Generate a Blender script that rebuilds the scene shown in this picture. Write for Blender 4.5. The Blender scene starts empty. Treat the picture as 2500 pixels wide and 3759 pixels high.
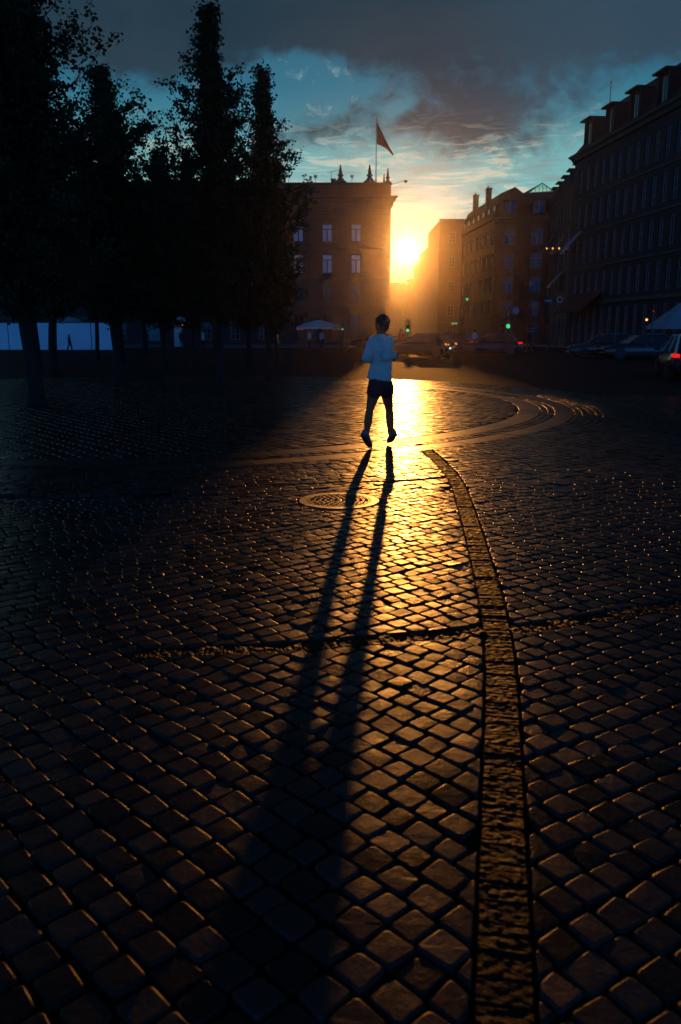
import bpy, bmesh, math, random
import numpy as np
from mathutils import Vector, Matrix, noise
R = math.radians
random.seed(7)
scene = bpy.context.scene
col = scene.collection

# ------------------------------------------------------------------ camera
F_PX, PITCH, CAM_H = 3000.0, math.atan(660 / 3000.0), 1.5
cam_d = bpy.data.cameras.new('camera'); cam = bpy.data.objects.new('camera', cam_d); col.objects.link(cam)
cam.location = (0, 0, CAM_H); cam.rotation_euler = (R(90) - PITCH, 0, 0)
cam_d.sensor_fit = 'VERTICAL'; cam_d.sensor_height = 36; cam_d.lens = F_PX / 3759 * 36
cam_d.dof.use_dof = True; cam_d.dof.focus_distance = 11.0; cam_d.dof.aperture_fstop = 3.4
cam_d.clip_start = 0.05; cam_d.clip_end = 3000
scene.camera = cam
scene.render.resolution_x = 681; scene.render.resolution_y = 1024
_f = Vector((0, math.cos(PITCH), -math.sin(PITCH))); _u = Vector((0, math.sin(PITCH), math.cos(PITCH)))
def ray(px, py):
    return _f + _u * ((1880 - py) / F_PX) + Vector((1, 0, 0)) * ((px - 1250) / F_PX)
def W(px, py, Y):                       # where a point of the photo lies at distance Y
    d = ray(px, py); return Vector((0, 0, CAM_H)) + d * (Y / d.y)
def G(px, py, z=0.0):                   # where it meets the ground
    d = ray(px, py); return Vector((0, 0, CAM_H)) + d * ((z - CAM_H) / d.z)

# ------------------------------------------------------------------ sun and sky
SUN = ray(1492, 922).normalized()
SUN_EL = math.asin(SUN.z); SUN_AZ = math.atan2(SUN.x, SUN.y)
sd = bpy.data.lights.new('sun', 'SUN'); sun = bpy.data.objects.new('sun', sd); col.objects.link(sun)
sd.energy = 1.6; sd.angle = R(0.55); sd.color = (1.0, 0.37, 0.065)
sun.rotation_euler = (-SUN).to_track_quat('-Z', 'Y').to_euler(); sun.location = (0, 0, 60)

world = bpy.data.worlds.new('World'); scene.world = world; world.use_nodes = True
wt = world.node_tree; wt.nodes.clear()
class NG:                                # tiny expression helper for node trees
    def __init__(s, t): s.t = t
    def put(s, sock, v):
        if hasattr(v, 'is_linked') or hasattr(v, 'links'): s.t.links.new(v, sock)
        else: sock.default_value = v
    def m(s, op, a, b=0.0, c=None, clamp=False):
        n = s.t.nodes.new('ShaderNodeMath'); n.operation = op; n.use_clamp = clamp
        s.put(n.inputs[0], a); s.put(n.inputs[1], b)
        if c is not None: s.put(n.inputs[2], c)
        return n.outputs[0]
    def mix(s, f, a, b, mode='MIX'):
        n = s.t.nodes.new('ShaderNodeMix'); n.data_type = 'RGBA'; n.blend_type = mode; n.clamp_factor = True
        s.put(n.inputs['Factor'], f); s.put(n.inputs[6], a if not isinstance(a, tuple) else (*a, 1)); s.put(n.inputs[7], b if not isinstance(b, tuple) else (*b, 1))
        return n.outputs[2]
    def noise(s, vec, scale, detail=4, rough=0.55, dist=0.0):
        n = s.t.nodes.new('ShaderNodeTexNoise'); n.inputs['Scale'].default_value = scale
        n.inputs['Detail'].default_value = detail; n.inputs['Roughness'].default_value = rough; n.inputs['Distortion'].default_value = dist
        if vec is not None: s.t.links.new(vec, n.inputs['Vector'])
        return n.outputs[0]
    def comb(s, x, y, z=0.0):
        n = s.t.nodes.new('ShaderNodeCombineXYZ')
        for i, v in enumerate((x, y, z)): s.put(n.inputs[i], v)
        return n.outputs[0]
    def sep(s, v):
        n = s.t.nodes.new('ShaderNodeSeparateXYZ'); s.t.links.new(v, n.inputs[0]); return n.outputs
    def ss(s, v, a, b):                  # smoothstep a..b -> 0..1
        n = s.t.nodes.new('ShaderNodeMapRange'); n.interpolation_type = 'SMOOTHSTEP'
        s.put(n.inputs[0], v); n.inputs[1].default_value = a; n.inputs[2].default_value = b
        return n.outputs[0]
    def ramp(s, f, stops):
        n = s.t.nodes.new('ShaderNodeValToRGB'); cr = n.color_ramp
        while len(cr.elements) < len(stops): cr.elements.new(0.5)
        for e, (p, c) in zip(cr.elements, stops): e.position = p; e.color = (*c, 1)
        s.t.links.new(f, n.inputs[0]); return n.outputs[0]
g = NG(wt)
tc = wt.nodes.new('ShaderNodeTexCoord')
nrm = wt.nodes.new('ShaderNodeVectorMath'); nrm.operation = 'NORMALIZE'; wt.links.new(tc.outputs['Generated'], nrm.inputs[0])
D = nrm.outputs[0]; dx, dy, dz = g.sep(D)
elev = g.m('MULTIPLY', g.m('ARCSINE', dz), 57.2958)
azim = g.m('MULTIPLY', g.m('ARCTAN2', dx, dy), 57.2958)
sky = wt.nodes.new('ShaderNodeTexSky'); sky.sky_type = 'NISHITA'; sky.sun_disc = False
sky.sun_elevation = SUN_EL; sky.sun_rotation = SUN_AZ; sky.air_density = 1.2; sky.dust_density = 2.0; sky.ozone_density = 3.0
nish = g.mix(1.0, sky.outputs[0], (0.002, 0.006, 0.010), 'MULTIPLY')
# unseen eastern sky: low blue band, dark above, shaped to light upright surfaces
east = g.mix(g.m('MULTIPLY', g.ss(elev, 38.0, 16.0), g.ss(dy, 0.25, -0.35)), (0.004, 0.008, 0.013), (0.040, 0.25, 0.80))
nish = g.mix(1.0, nish, east, 'ADD')
# clear air of the western sky by height above the horizon
clear = g.ramp(g.m('DIVIDE', elev, 30.0, clamp=True), [
    (0.0, (0.10, 0.06, 0.03)), (0.13, (0.25, 0.22, 0.12)), (0.20, (0.22, 0.40, 0.34)), (0.27, (0.20, 0.50, 0.50)), (0.37, (0.16, 0.42, 0.45)),
    (0.43, (0.055, 0.22, 0.29)), (0.50, (0.028, 0.165, 0.26)), (0.62, (0.024, 0.12, 0.20)), (1.0, (0.02, 0.07, 0.13))])
zz = g.m('ADD', g.m('MAXIMUM', dz, 0.0), 0.07)
cv = g.comb(g.m('DIVIDE', dx, zz), g.m('MULTIPLY', g.m('DIVIDE', dy, zz), 1.0))
n1 = g.noise(cv, 1.15, 7, 0.58, 0.5)
n2 = g.noise(g.comb(azim, g.m('MULTIPLY', elev, 1.7)), 0.16, 7, 0.62, 0.6)
n3 = g.noise(g.comb(azim, g.m('MULTIPLY', elev, 1.3)), 0.75, 6, 0.6, 0.4)
n4 = g.noise(g.comb(g.m('MULTIPLY', azim, 0.28), g.m('MULTIPLY', elev, 1.6)), 0.9, 6, 0.6, 0.8)
def blob(a, e, sa, se, amp, tilt=0.0):
    u = g.m('SUBTRACT', azim, a); v = g.m('SUBTRACT', g.m('SUBTRACT', elev, e), g.m('MULTIPLY', u, tilt))
    q = g.m('ADD', g.m('POWER', g.m('ABSOLUTE', g.m('DIVIDE', u, sa)), 2.0), g.m('POWER', g.m('ABSOLUTE', g.m('DIVIDE', v, se)), 2.0))
    return g.m('MULTIPLY', g.m('EXPONENT', g.m('MULTIPLY', q, -1.0)), amp)
cover = g.m('MULTIPLY', g.ss(elev, 14.5, 18.0), 0.8)
for b in [(8.5, 13.6, 6.5, 2.2, 0.85, -0.03), (-12.0, 16.5, 7.0, 2.6, 0.5, 0.05), (2.5, 18.0, 6.0, 1.6, 0.35, -0.2), (17.0, 15.2, 6.0, 2.2, 0.30, 0.0),
          (-2.3, 16.1, 2.9, 1.0, -0.75, 0.0), (-10.0, 13.2, 5.5, 1.3, -0.55, 0.12), (3.6, 13.9, 1.0, 0.5, -0.55, 0.2), (-0.5, 14.0, 1.8, 0.6, -0.30, 0.5), (16.8, 12.6, 1.8, 1.1, -0.5, 0.3),
          (-2.5, 12.6, 4.5, 1.0, 0.42, 0.12), (-6, 19.0, 12, 1.5, 0.2, 0), (-9, 11.2, 5, 0.8, 0.2, 0), (8.0, 9.3, 12, 1.2, -0.2, 0)]:
    cover = g.m('ADD', cover, blob(*b))
cover = g.m('ADD', cover, g.m('MULTIPLY', g.m('SUBTRACT', n2, 0.5), 1.25))
cover = g.m('ADD', cover, g.m('MULTIPLY', g.m('SUBTRACT', n3, 0.5), 1.1))
cmask = g.ss(cover, -0.02, 0.78)
cloudc = g.mix(g.ss(n1, 0.3, 0.7), (0.007, 0.028, 0.050), (0.026, 0.046, 0.066))
cloudc = g.mix(g.ss(azim, 4.0, 16.0), cloudc, (0.028, 0.060, 0.094))
front = g.mix(g.m('MULTIPLY', cmask, 0.94), clear, cloudc)
# thin low streaks of cloud: pale where they face the sun, grey between
front = g.mix(g.m('MULTIPLY', g.m('MULTIPLY', g.ss(n4, 0.50, 0.62), g.ss(elev, 14.0, 9.0)), 0.75), front, (0.66, 0.62, 0.46))
front = g.mix(g.m('MULTIPLY', g.m('MULTIPLY', g.ss(n4, 0.47, 0.36), g.ss(elev, 14.0, 9.0)), 0.6), front, (0.19, 0.25, 0.24))
# wisps lit white in the blue gaps
front = g.mix(g.m('MULTIPLY', g.m('MULTIPLY', g.ss(n3, 0.54, 0.72), g.ss(cmask, 0.75, 0.15)), g.m('MULTIPLY', g.ss(elev, 19, 16), 0.45)), front, (0.30, 0.46, 0.46))
# the sun itself and the bright thin cloud round it
sv = wt.nodes.new('ShaderNodeVectorMath'); sv.operation = 'DOT_PRODUCT'; wt.links.new(D, sv.inputs[0]); sv.inputs[1].default_value = SUN
ang = g.m('MULTIPLY', g.m('ARCCOSINE', g.m('MINIMUM', sv.outputs['Value'], 0.9999999)), 57.2958)
h1 = g.m('MULTIPLY', g.m('EXPONENT', g.m('MULTIPLY', g.m('POWER', g.m('DIVIDE', ang, 0.62), 1.5), -1.0)), 2.2)
h2 = g.m('MULTIPLY', g.m('EXPONENT', g.m('DIVIDE', ang, -1.8)), 0.38)
disc = g.m('MULTIPLY', g.ss(ang, 0.34, 0.20), 24.0)
halo = g.mix(1.0, g.mix(1.0, (1.0, 0.86, 0.55), g.comb(h1, h1, h1), 'MULTIPLY'), g.mix(1.0, (1.0, 0.68, 0.28), g.comb(h2, h2, h2), 'MULTIPLY'), 'ADD')
halo = g.mix(1.0, halo, g.mix(1.0, (1.0, 0.8, 0.45), g.comb(disc, disc, disc), 'MULTIPLY'), 'ADD')
front = g.mix(1.0, front, halo, 'ADD')
# west in front, dim sky overhead and the added blue band in the east
wf = g.m('MULTIPLY', g.ss(dy, 0.1, 0.6), g.ss(elev, 42.0, 22.0))
whole = g.mix(wf, nish, front)
whole = g.mix(g.ss(elev, -0.5, 0.5), (0.004, 0.005, 0.008), whole)
bg = wt.nodes.new('ShaderNodeBackground'); wt.links.new(whole, bg.inputs[0]); bg.inputs[1].default_value = 1.0
wo = wt.nodes.new('ShaderNodeOutputWorld'); wt.links.new(bg.outputs[0], wo.inputs[0])

scene.view_settings.view_transform = 'Standard'; scene.view_settings.look = 'None'
scene.view_settings.exposure = 0.0; scene.view_settings.gamma = 1.0
scene.render.engine = 'CYCLES'
cy = scene.cycles
cy.max_bounces = 5; cy.diffuse_bounces = 2; cy.glossy_bounces = 3; cy.transmission_bounces = 4; cy.volume_bounces = 0; cy.transparent_max_bounces = 8
cy.use_denoising = True; cy.sample_clamp_indirect = 2.0; cy.sample_clamp_direct = 0

# ------------------------------------------------------------------ materials
def mat(name, base, rough=0.7, metal=0.0, ior=1.45, var=0.25, vscale=8.0, bump=0.0, bscale=60.0, emit=None, estr=0.0, spec=0.5, coord='Object'):
    m = bpy.data.materials.new(name); m.use_nodes = True; t = m.node_tree; q = NG(t); p = t.nodes['Principled BSDF']
    tcn = t.nodes.new('ShaderNodeTexCoord'); v = tcn.outputs[coord]
    if var > 0:
        nz = q.noise(v, vscale, 5, 0.6)
        lo = tuple(max(0, c * (1 - var)) for c in base); hi = tuple(min(1, c * (1 + var)) for c in base)
        t.links.new(q.mix(q.ss(nz, 0.3, 0.7), lo, hi), p.inputs['Base Color'])
        q.put(p.inputs['Roughness'], q.m('ADD', rough - 0.06, q.m('MULTIPLY', nz, 0.12)))
    else:
        p.inputs['Base Color'].default_value = (*base, 1); p.inputs['Roughness'].default_value = rough
    p.inputs['Metallic'].default_value = metal; p.inputs['IOR'].default_value = ior; p.inputs['Specular IOR Level'].default_value = spec
    if bump > 0:
        b = t.nodes.new('ShaderNodeBump'); b.inputs['Strength'].default_value = 1.0; b.inputs['Distance'].default_value = bump
        t.links.new(q.noise(v, bscale, 5, 0.65), b.inputs['Height']); t.links.new(b.outputs[0], p.inputs['Normal'])
    if emit:
        p.inputs['Emission Color'].default_value = (*emit, 1); p.inputs['Emission Strength'].default_value = estr
    return m
def brick(name, c1, c2, mortar):
    m = bpy.data.materials.new(name); m.use_nodes = True; t = m.node_tree; q = NG(t); p = t.nodes['Principled BSDF']
    uvn = t.nodes.new('ShaderNodeTexCoord'); x, y, z = q.sep(uvn.outputs['Object'])
    b = t.nodes.new('ShaderNodeTexBrick'); t.links.new(q.comb(q.m('ADD', x, y), z), b.inputs['Vector'])
    b.inputs['Scale'].default_value = 1.0; b.inputs['Brick Width'].default_value = 0.24; b.inputs['Row Height'].default_value = 0.075; b.inputs['Mortar Size'].default_value = 0.006
    b.inputs['Color1'].default_value = (*c1, 1); b.inputs['Color2'].default_value = (*c2, 1); b.inputs['Mortar'].default_value = (*mortar, 1)
    nz = q.noise(uvn.outputs['Object'], 0.5, 6, 0.6)
    t.links.new(q.mix(q.m('MULTIPLY', q.ss(nz, 0.35, 0.7), 0.5), b.outputs[0], tuple(c * 0.5 for c in c1)), p.inputs['Base Color'])
    p.inputs['Roughness'].default_value = 0.85
    return m
M = {}
M['brick_red'] = brick('red brick', (0.075, 0.028, 0.016), (0.095, 0.038, 0.022), (0.08, 0.06, 0.05))
M['brick_yellow'] = brick('dark yellow brick', (0.07, 0.04, 0.02), (0.055, 0.032, 0.017), (0.065, 0.05, 0.04))
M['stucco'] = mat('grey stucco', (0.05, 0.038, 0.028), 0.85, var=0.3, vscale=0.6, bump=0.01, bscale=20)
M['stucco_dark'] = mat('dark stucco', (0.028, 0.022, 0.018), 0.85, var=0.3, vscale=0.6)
M['sandstone'] = mat('sandstone trim', (0.09, 0.062, 0.04), 0.8, var=0.25, vscale=1.5, bump=0.01, bscale=12)
M['slate'] = mat('slate roof', (0.022, 0.02, 0.02), 0.75, var=0.3, vscale=3, bump=0.01, bscale=8)
M['tile'] = mat('clay tile roof', (0.06, 0.024, 0.014), 0.8, var=0.3, vscale=4, bump=0.02, bscale=10)
M['glass'] = mat('window glass', (0.012, 0.014, 0.018), 0.06, ior=1.42, var=0.0)
M['pale_pane'] = mat('pale glossy pane', (0.62, 0.62, 0.58), 0.5, var=0.12, vscale=5)  # plain pale, slightly glossy colour for panes and lenses
M['white_frame'] = mat('weathered painted wood', (0.2, 0.19, 0.18), 0.5, var=0.1)
M['dark_metal'] = mat('dark metal', (0.03, 0.03, 0.032), 0.45, metal=0.6, var=0.2)
M['copper'] = mat('green copper', (0.10, 0.17, 0.14), 0.6, var=0.3, vscale=2)
M['hoarding'] = mat('white hoarding paint', (0.74, 0.78, 0.84), 0.6, var=0.06, vscale=0.7)
M['canvas'] = mat('white canvas', (0.5, 0.5, 0.5), 0.8, var=0.1, vscale=2)
M['canvas_grey'] = mat('grey canvas', (0.26, 0.27, 0.3), 0.8, var=0.1, vscale=2)
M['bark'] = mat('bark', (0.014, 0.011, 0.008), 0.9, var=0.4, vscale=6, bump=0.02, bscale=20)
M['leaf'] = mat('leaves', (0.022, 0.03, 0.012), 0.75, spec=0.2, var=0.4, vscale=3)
M['asphalt'] = mat('asphalt', (0.03, 0.028, 0.027), 0.8, spec=0.06, var=0.3, vscale=0.8, bump=0.004, bscale=90)
M['iron'] = mat('cast iron', (0.05, 0.045, 0.04), 0.38, metal=0.7, var=0.3, vscale=30, bump=0.0015, bscale=200)
M['sand'] = mat('joint grit', (0.018, 0.015, 0.013), 0.95, var=0.4, vscale=40, bump=0.006, bscale=150)

def stone_mat(name, base, rough, bump, bscale, spec=0.5, aniso=1.0):
    m = bpy.data.materials.new(name); m.use_nodes = True; t = m.node_tree; q = NG(t); p = t.nodes['Principled BSDF']
    tcn = t.nodes.new('ShaderNodeTexCoord'); at = t.nodes.new('ShaderNodeAttribute'); at.attribute_name = 'tint'
    nz = q.noise(tcn.outputs['Object'], 70, 5, 0.65)
    c = q.mix(at.outputs['Fac'], tuple(v * 0.5 for v in base), tuple(v * 1.5 for v in base))
    c = q.mix(q.ss(nz, 0.35, 0.7), q.mix(1.0, c, (0.6, 0.6, 0.6), 'MULTIPLY'), c)
    t.links.new(c, p.inputs['Base Color'])
    q.put(p.inputs['Roughness'], q.m('ADD', rough, q.m('ADD', q.m('MULTIPLY', at.outputs['Fac'], 0.11), q.m('MULTIPLY', nz, 0.18))))
    p.inputs['Specular IOR Level'].default_value = spec
    b = t.nodes.new('ShaderNodeBump'); b.inputs['Strength'].default_value = 1.0; b.inputs['Distance'].default_value = bump
    h = q.m('ADD', q.noise(tcn.outputs['Object'], bscale, 6, 0.7), q.m('MULTIPLY', q.noise(tcn.outputs['Object'], bscale * 0.22, 3, 0.5), 1.6))
    t.links.new(h, b.inputs['Height']); t.links.new(b.outputs[0], p.inputs['Normal'])
    return m
M['sett'] = stone_mat('granite setts', (0.034, 0.029, 0.026), 0.165, 0.0012, 95, 0.080)
M['rough_sett'] = stone_mat('split granite', (0.010, 0.009, 0.008), 0.34, 0.003, 60, 0.045)
M['slab'] = stone_mat('worn granite slabs', (0.045, 0.038, 0.033), 0.24, 0.0010, 60, 0.13)

# ------------------------------------------------------------------ mesh helpers
class MB:
    def __init__(s): s.v = []; s.f = []
    def add(s, vs, fs):
        o = len(s.v); s.v += [tuple(v) for v in vs]; s.f += [tuple(i + o for i in f) for f in fs]; return s
    def box(s, c, size, mtx=None):
        cx, cy_, cz = c; a, b, d = (k / 2 for k in size)
        vs = [Vector((cx + i * a, cy_ + j * b, cz + k * d)) for i in (-1, 1) for j in (-1, 1) for k in (-1, 1)]
        if mtx: vs = [mtx @ v for v in vs]
        return s.add(vs, [(0, 1, 3, 2), (4, 6, 7, 5), (0, 4, 5, 1), (2, 3, 7, 6), (0, 2, 6, 4), (1, 5, 7, 3)])
    def loft(s, pts, rads, n=10, ref=None, cap=True):      # rads: float or (ra, rb)
        pts = [Vector(p) for p in pts]; o = len(s.v); ring = []
        for i, p in enumerate(pts):
            t = (pts[min(i + 1, len(pts) - 1)] - pts[max(i - 1, 0)])
            t = t.normalized() if t.length > 1e-9 else Vector((0, 0, 1))
            rf = Vector(ref) if ref else (Vector((0, 1, 0)) if abs(t.y) < 0.85 else Vector((1, 0, 0)))
            a = t.cross(rf).normalized(); b = t.cross(a).normalized()
            ra, rb = rads[i] if isinstance(rads[i], tuple) else (rads[i], rads[i])
            ring.append([p + a * (ra * math.cos(2 * math.pi * k / n)) + b * (rb * math.sin(2 * math.pi * k / n)) for k in range(n)])
        vs = [v for r in ring for v in r]; fs = []
        for i in range(len(pts) - 1):
            for k in range(n):
                k2 = (k + 1) % n; fs.append((i * n + k, i * n + k2, (i + 1) * n + k2, (i + 1) * n + k))
        if cap:
            fs.append(tuple(reversed(range(n)))); fs.append(tuple((len(pts) - 1) * n + k for k in range(n)))
        return s.add(vs, fs)
    def ell(s, c, r, nu=14, nv=10, rot=None):
        c = Vector(c); vs = []; fs = []
        for j in range(nv + 1):
            th = math.pi * j / nv
            for i in range(nu):
                ph = 2 * math.pi * i / nu
                q = Vector((r[0] * math.sin(th) * math.cos(ph), r[1] * math.sin(th) * math.sin(ph), r[2] * math.cos(th)))
                if rot: q = rot @ q
                vs.append(c + q)
        for j in range(nv):
            for i in range(nu):
                i2 = (i + 1) % nu; fs.append((j * nu + i, (j + 1) * nu + i, (j + 1) * nu + i2, j * nu + i2))
        return s.add(vs, fs)
    def prism(s, poly, axis_vec):                        # poly: list of Vectors, extruded along a vector
        n = len(poly); a = Vector(axis_vec); vs = [Vector(p) for p in poly] + [Vector(p) + a for p in poly]
        fs = [tuple(reversed(range(n))), tuple(range(n, 2 * n))] + [(i, (i + 1) % n, n + (i + 1) % n, n + i) for i in range(n)]
        return s.add(vs, fs)
    def build(s, name, m, parent=None, smooth=False, clean=False):
        me = bpy.data.meshes.new(name); me.from_pydata(s.v, [], s.f); me.validate()
        if clean:
            bm = bmesh.new(); bm.from_mesh(me); bmesh.ops.remove_doubles(bm, verts=bm.verts, dist=1e-5); bmesh.ops.recalc_face_normals(bm, faces=bm.faces); bm.to_mesh(me); bm.free()
        me.materials.append(m); me.update()
        if smooth: me.polygons.foreach_set('use_smooth', [True] * len(me.polygons))
        o = bpy.data.objects.new(name, me); col.objects.link(o)
        if parent:
            o.parent = parent
        return o
def tag(o, label, cat, group=None):
    o['label'] = label; o['category'] = cat
    if group: o['group'] = group
    return o
def thing(name, loc, label, cat, group=None, rz=0.0):
    o = bpy.data.objects.new(name, None); col.objects.link(o); o.location = loc; o.rotation_euler = (0, 0, rz); o.empty_display_size = 0.2
    return tag(o, label, cat, group)
def struct(o, kind='structure'): o['kind'] = kind; return o
kids = {}
def copy_tree(o, parent=None):
    c = o.copy(); col.objects.link(c)
    if parent: c.parent = parent
    for ch in list(o.children): copy_tree(ch, c)
    return c

# ------------------------------------------------------------------ ground
GX, GY0, GY1 = 200, -60, 380
struct(MB().add([(-GX, GY0, -0.034), (GX, GY0, -0.034), (GX, GY1, -0.034), (-GX, GY1, -0.034)], [(0, 1, 2, 3)]).build('ground', M['sand']))
# curved band of split stones
left_e = [(1535, 1640), (1598, 1700), (1650, 1765), (1690, 1900), (1740, 2100), (1775, 2300), (1783, 2500), (1778, 2800), (1770, 3100), (1762, 3500), (1755, 3800)]
right_e = [(1570, 1635), (1635, 1692), (1700, 1752), (1750, 1880), (1812, 2080), (1868, 2260), (1898, 2450), (1912, 2800), (1925, 3100), (1940, 3500), (1955, 3800)]
strip = []
for a, b in zip(left_e, right_e):
    p = (G(*a) + G(*b)) / 2; strip.append(Vector((p.x, p.y)))
def smooth_poly(p, k=3):
    for _ in range(k):
        q = [p[0]]
        for a, b in zip(p[:-1], p[1:]): q += [a * 0.75 + b * 0.25, a * 0.25 + b * 0.75]
        q.append(p[-1]); p = q
    return p
strip = smooth_poly(strip)
HB = 0.072
def near_seg(p, line):
    best = None
    for a, b in zip(line[:-1], line[1:]):
        ab = b - a; t = max(0, min(1, (p - a).dot(ab) / ab.length_squared)); q = a + ab * t; d = (p - q).length
        if best is None or d < best[0]: best = (d, q, ab.normalized(), t)
    return best
def gl(*pts): return [Vector((G(*p).x, G(*p).y)) for p in pts]
rib1 = gl((500, 2395), (900, 2382), (1300, 2352), (1600, 2330), (1775, 2308))
rib1b = gl((1880, 2312), (2200, 2262), (2480, 2215), (2700, 2180))
rib2 = gl((500, 1815), (880, 1786), (1200, 1773), (1500, 1765), (1650, 1752))
ribs = [(rib1, 0.062), (rib1b, 0.062), (rib2, 0.030)]
MH = G(1245, 1838); MHC = Vector((MH.x, MH.y)); MHR = 0.335
CC = Vector((-4.6, 18.0)); RI = 8.3
slabs = [(8.30, 8.74), (8.99, 9.37)]     # smooth stone rings
ROUT = 11.0
def clip(poly, q, n):                    # keep the side where (p-q).n >= 0
    out = []
    for i in range(len(poly)):
        a = poly[i]; b = poly[(i + 1) % len(poly)]; da = (a - q).dot(n); db = (b - q).dot(n)
        if da >= 0: out.append(a)
        if (da >= 0) != (db >= 0): out.append(a + (b - a) * (da / (da - db)))
    return out
def area(p): return 0.5 * abs(sum(p[i].x * p[(i + 1) % len(p)].y - p[(i + 1) % len(p)].x * p[i].y for i in range(len(p))))
def visible(x, y, margin=1.5):
    if y < 0.5 or y > 31: return False
    return abs(x) < 0.43 * (y + 0.9) + margin
rnd = random.Random(3)
class Stones:
    def __init__(s): s.v = []; s.f = []; s.t = []; s.sm = []
    def stone(s, poly, joint=0.007, hv=0.0022, tilt=0.014, z0=0.0, detail=True, edge=0.006):
        c = sum(poly, Vector((0, 0))) / len(poly)
        # shrink by the joint
        def inset(p, k):
            L = (p - c).length; return c + (p - c) * max(0.05, 1 - k / max(L, 1e-4))
        h = z0 + rnd.gauss(0, hv); tx, ty = rnd.gauss(0, tilt), rnd.gauss(0, tilt); tint = rnd.random()
        def zt(p): return h + (p.x - c.x) * tx + (p.y - c.y) * ty
        # more points round the edge so the outline is rounded
        pts = []; n = len(poly)
        for i in range(n):
            a, b, d = poly[i - 1], poly[i], poly[(i + 1) % n]
            if detail: pts += [b + (a - b) * 0.09, b + (d - b) * 0.09]
            else: pts.append(b)
        n = len(pts); o = len(s.v)
        base = [inset(p, joint * 1.4) for p in pts]
        rim = [inset(p, joint * 1.4 + rnd.uniform(0, 0.003)) for p in pts]
        mid = [inset(p, joint * 1.4 + edge * 0.9 + rnd.uniform(0, 0.002)) for p in pts]
        s.v += [(p.x, p.y, -0.04) for p in base] + [(p.x, p.y, zt(p) - edge * 1.1) for p in rim] + [(p.x, p.y, zt(p) - 0.0012) for p in mid]
        k = 3
        if detail:
            inn = [inset(p, joint * 1.4 + edge * 2.0) for p in pts]; s.v += [(p.x, p.y, zt(p) + rnd.gauss(0, 0.00025)) for p in inn]; k = 4
        s.v.append((c.x, c.y, h + 0.0003 + rnd.gauss(0, 0.0005)))
        for r in range(k - 1):
            for i in range(n):
                j = (i + 1) % n; s.f.append((o + r * n + i, o + r * n + j, o + (r + 1) * n + j, o + (r + 1) * n + i)); s.sm.append(True)
        for i in range(n): s.f.append((o + (k - 1) * n + i, o + (k - 1) * n + (i + 1) % n, o + k * n)); s.sm.append(False)
        s.t += [tint] * (k * n + 1)
    def build(s, name, m):
        me = bpy.data.meshes.new(name); me.from_pydata(s.v, [], s.f)
        at = me.attributes.new('tint', 'FLOAT', 'POINT'); at.data.foreach_set('value', s.t)
        me.materials.append(m); me.polygons.foreach_set('use_smooth', s.sm)
        o = bpy.data.objects.new(name, me); col.objects.link(o); return struct(o)
def ccw(p):
    s_ = sum(p[i].x * p[(i + 1) % len(p)].y - p[(i + 1) % len(p)].x * p[i].y for i in range(len(p)))
    return p if s_ > 0 else list(reversed(p))
setts = Stones()
def side_of_strip(c):
    d, q, t, _ = near_seg(c, strip); nrm2 = Vector((-t.y, t.x))      # strip runs from far to near
    return (c - q).dot(nrm2), d, q, nrm2
STRIP_TOP = strip[0].y
def zone(c):
    r = (c - CC).length
    if c.y > 7.6 and r < ROUT: return 'ring' if r > RI else 'inner'
    if c.y >= 7.9: return 'outer'
    near_rib = (c.y > 0)
    s_ = side_of_strip(c)[0] if c.y < STRIP_TOP else -1
    if s_ > 0: return 'right'
    # left of the strip: beyond the rib rows run the other way
    yb = np.interp(c.x, [p.x for p in rib1], [p.y for p in rib1])
    return 'near' if c.y < yb else 'mid'
def place(poly, zn, wide=False):
    c = sum(poly, Vector((0, 0))) / len(poly)
    if not visible(c.x, c.y): return
    if zone(c) != zn: return
    far = c.y > 9
    # cut against bands and the manhole
    if c.y < STRIP_TOP + 0.15:
        d, q, t, tt = near_seg(c, strip)
        if d < HB + 0.10:
            nn = (c - q); nn = nn - t * nn.dot(t)
            if d < HB * 0.6 or nn.length < 1e-4: return
            nn.normalize(); poly = clip(poly, q + nn * (HB + 0.002), nn)
    for ln, hw in ribs:
        if abs(c.y - ln[0].y) > 1.3: continue
        d, q, t, tt = near_seg(c, ln)
        if d < hw + 0.10 and len(poly) > 2 and 0 < tt < 1:
            nn = (c - q); nn = nn - t * nn.dot(t)
            if nn.length < 1e-4: return
            nn.normalize(); poly = clip(poly, q + nn * hw, nn)
    v = c - MHC
    if v.length < MHR + 0.15:
        if v.length < 1e-3: return
        nn = v.normalized(); poly = clip(poly, MHC + nn * (MHR + 0.045), nn)
    r = (c - CC).length
    if zn == 'inner':
        for (cx_, cy_, hx, hy) in drains:
            if abs(c.x - cx_) < hx + 0.05 and abs(c.y - cy_) < hy + 0.05: return
        if RI - r < 0.12 and len(poly) > 2:
            nn = (CC - c).normalized(); poly = clip(poly, CC - nn * RI, nn)
    if zn in ('near', 'mid', 'right', 'outer') and r < ROUT + 0.15 and c.y > 7.4 and len(poly) > 2:
        nn = (c - CC).normalized(); poly = clip(poly, CC + nn * ROUT, nn)
    if len(poly) < 3 or area(poly) < 0.0016: return
    setts.stone(ccw(poly), joint=0.0055 if not far else (0.013 if zn == 'inner' else 0.009), edge=0.0045, detail=not far, hv=0.0022 if not far else 0.002, tilt=0.019)
drains = []
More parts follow.
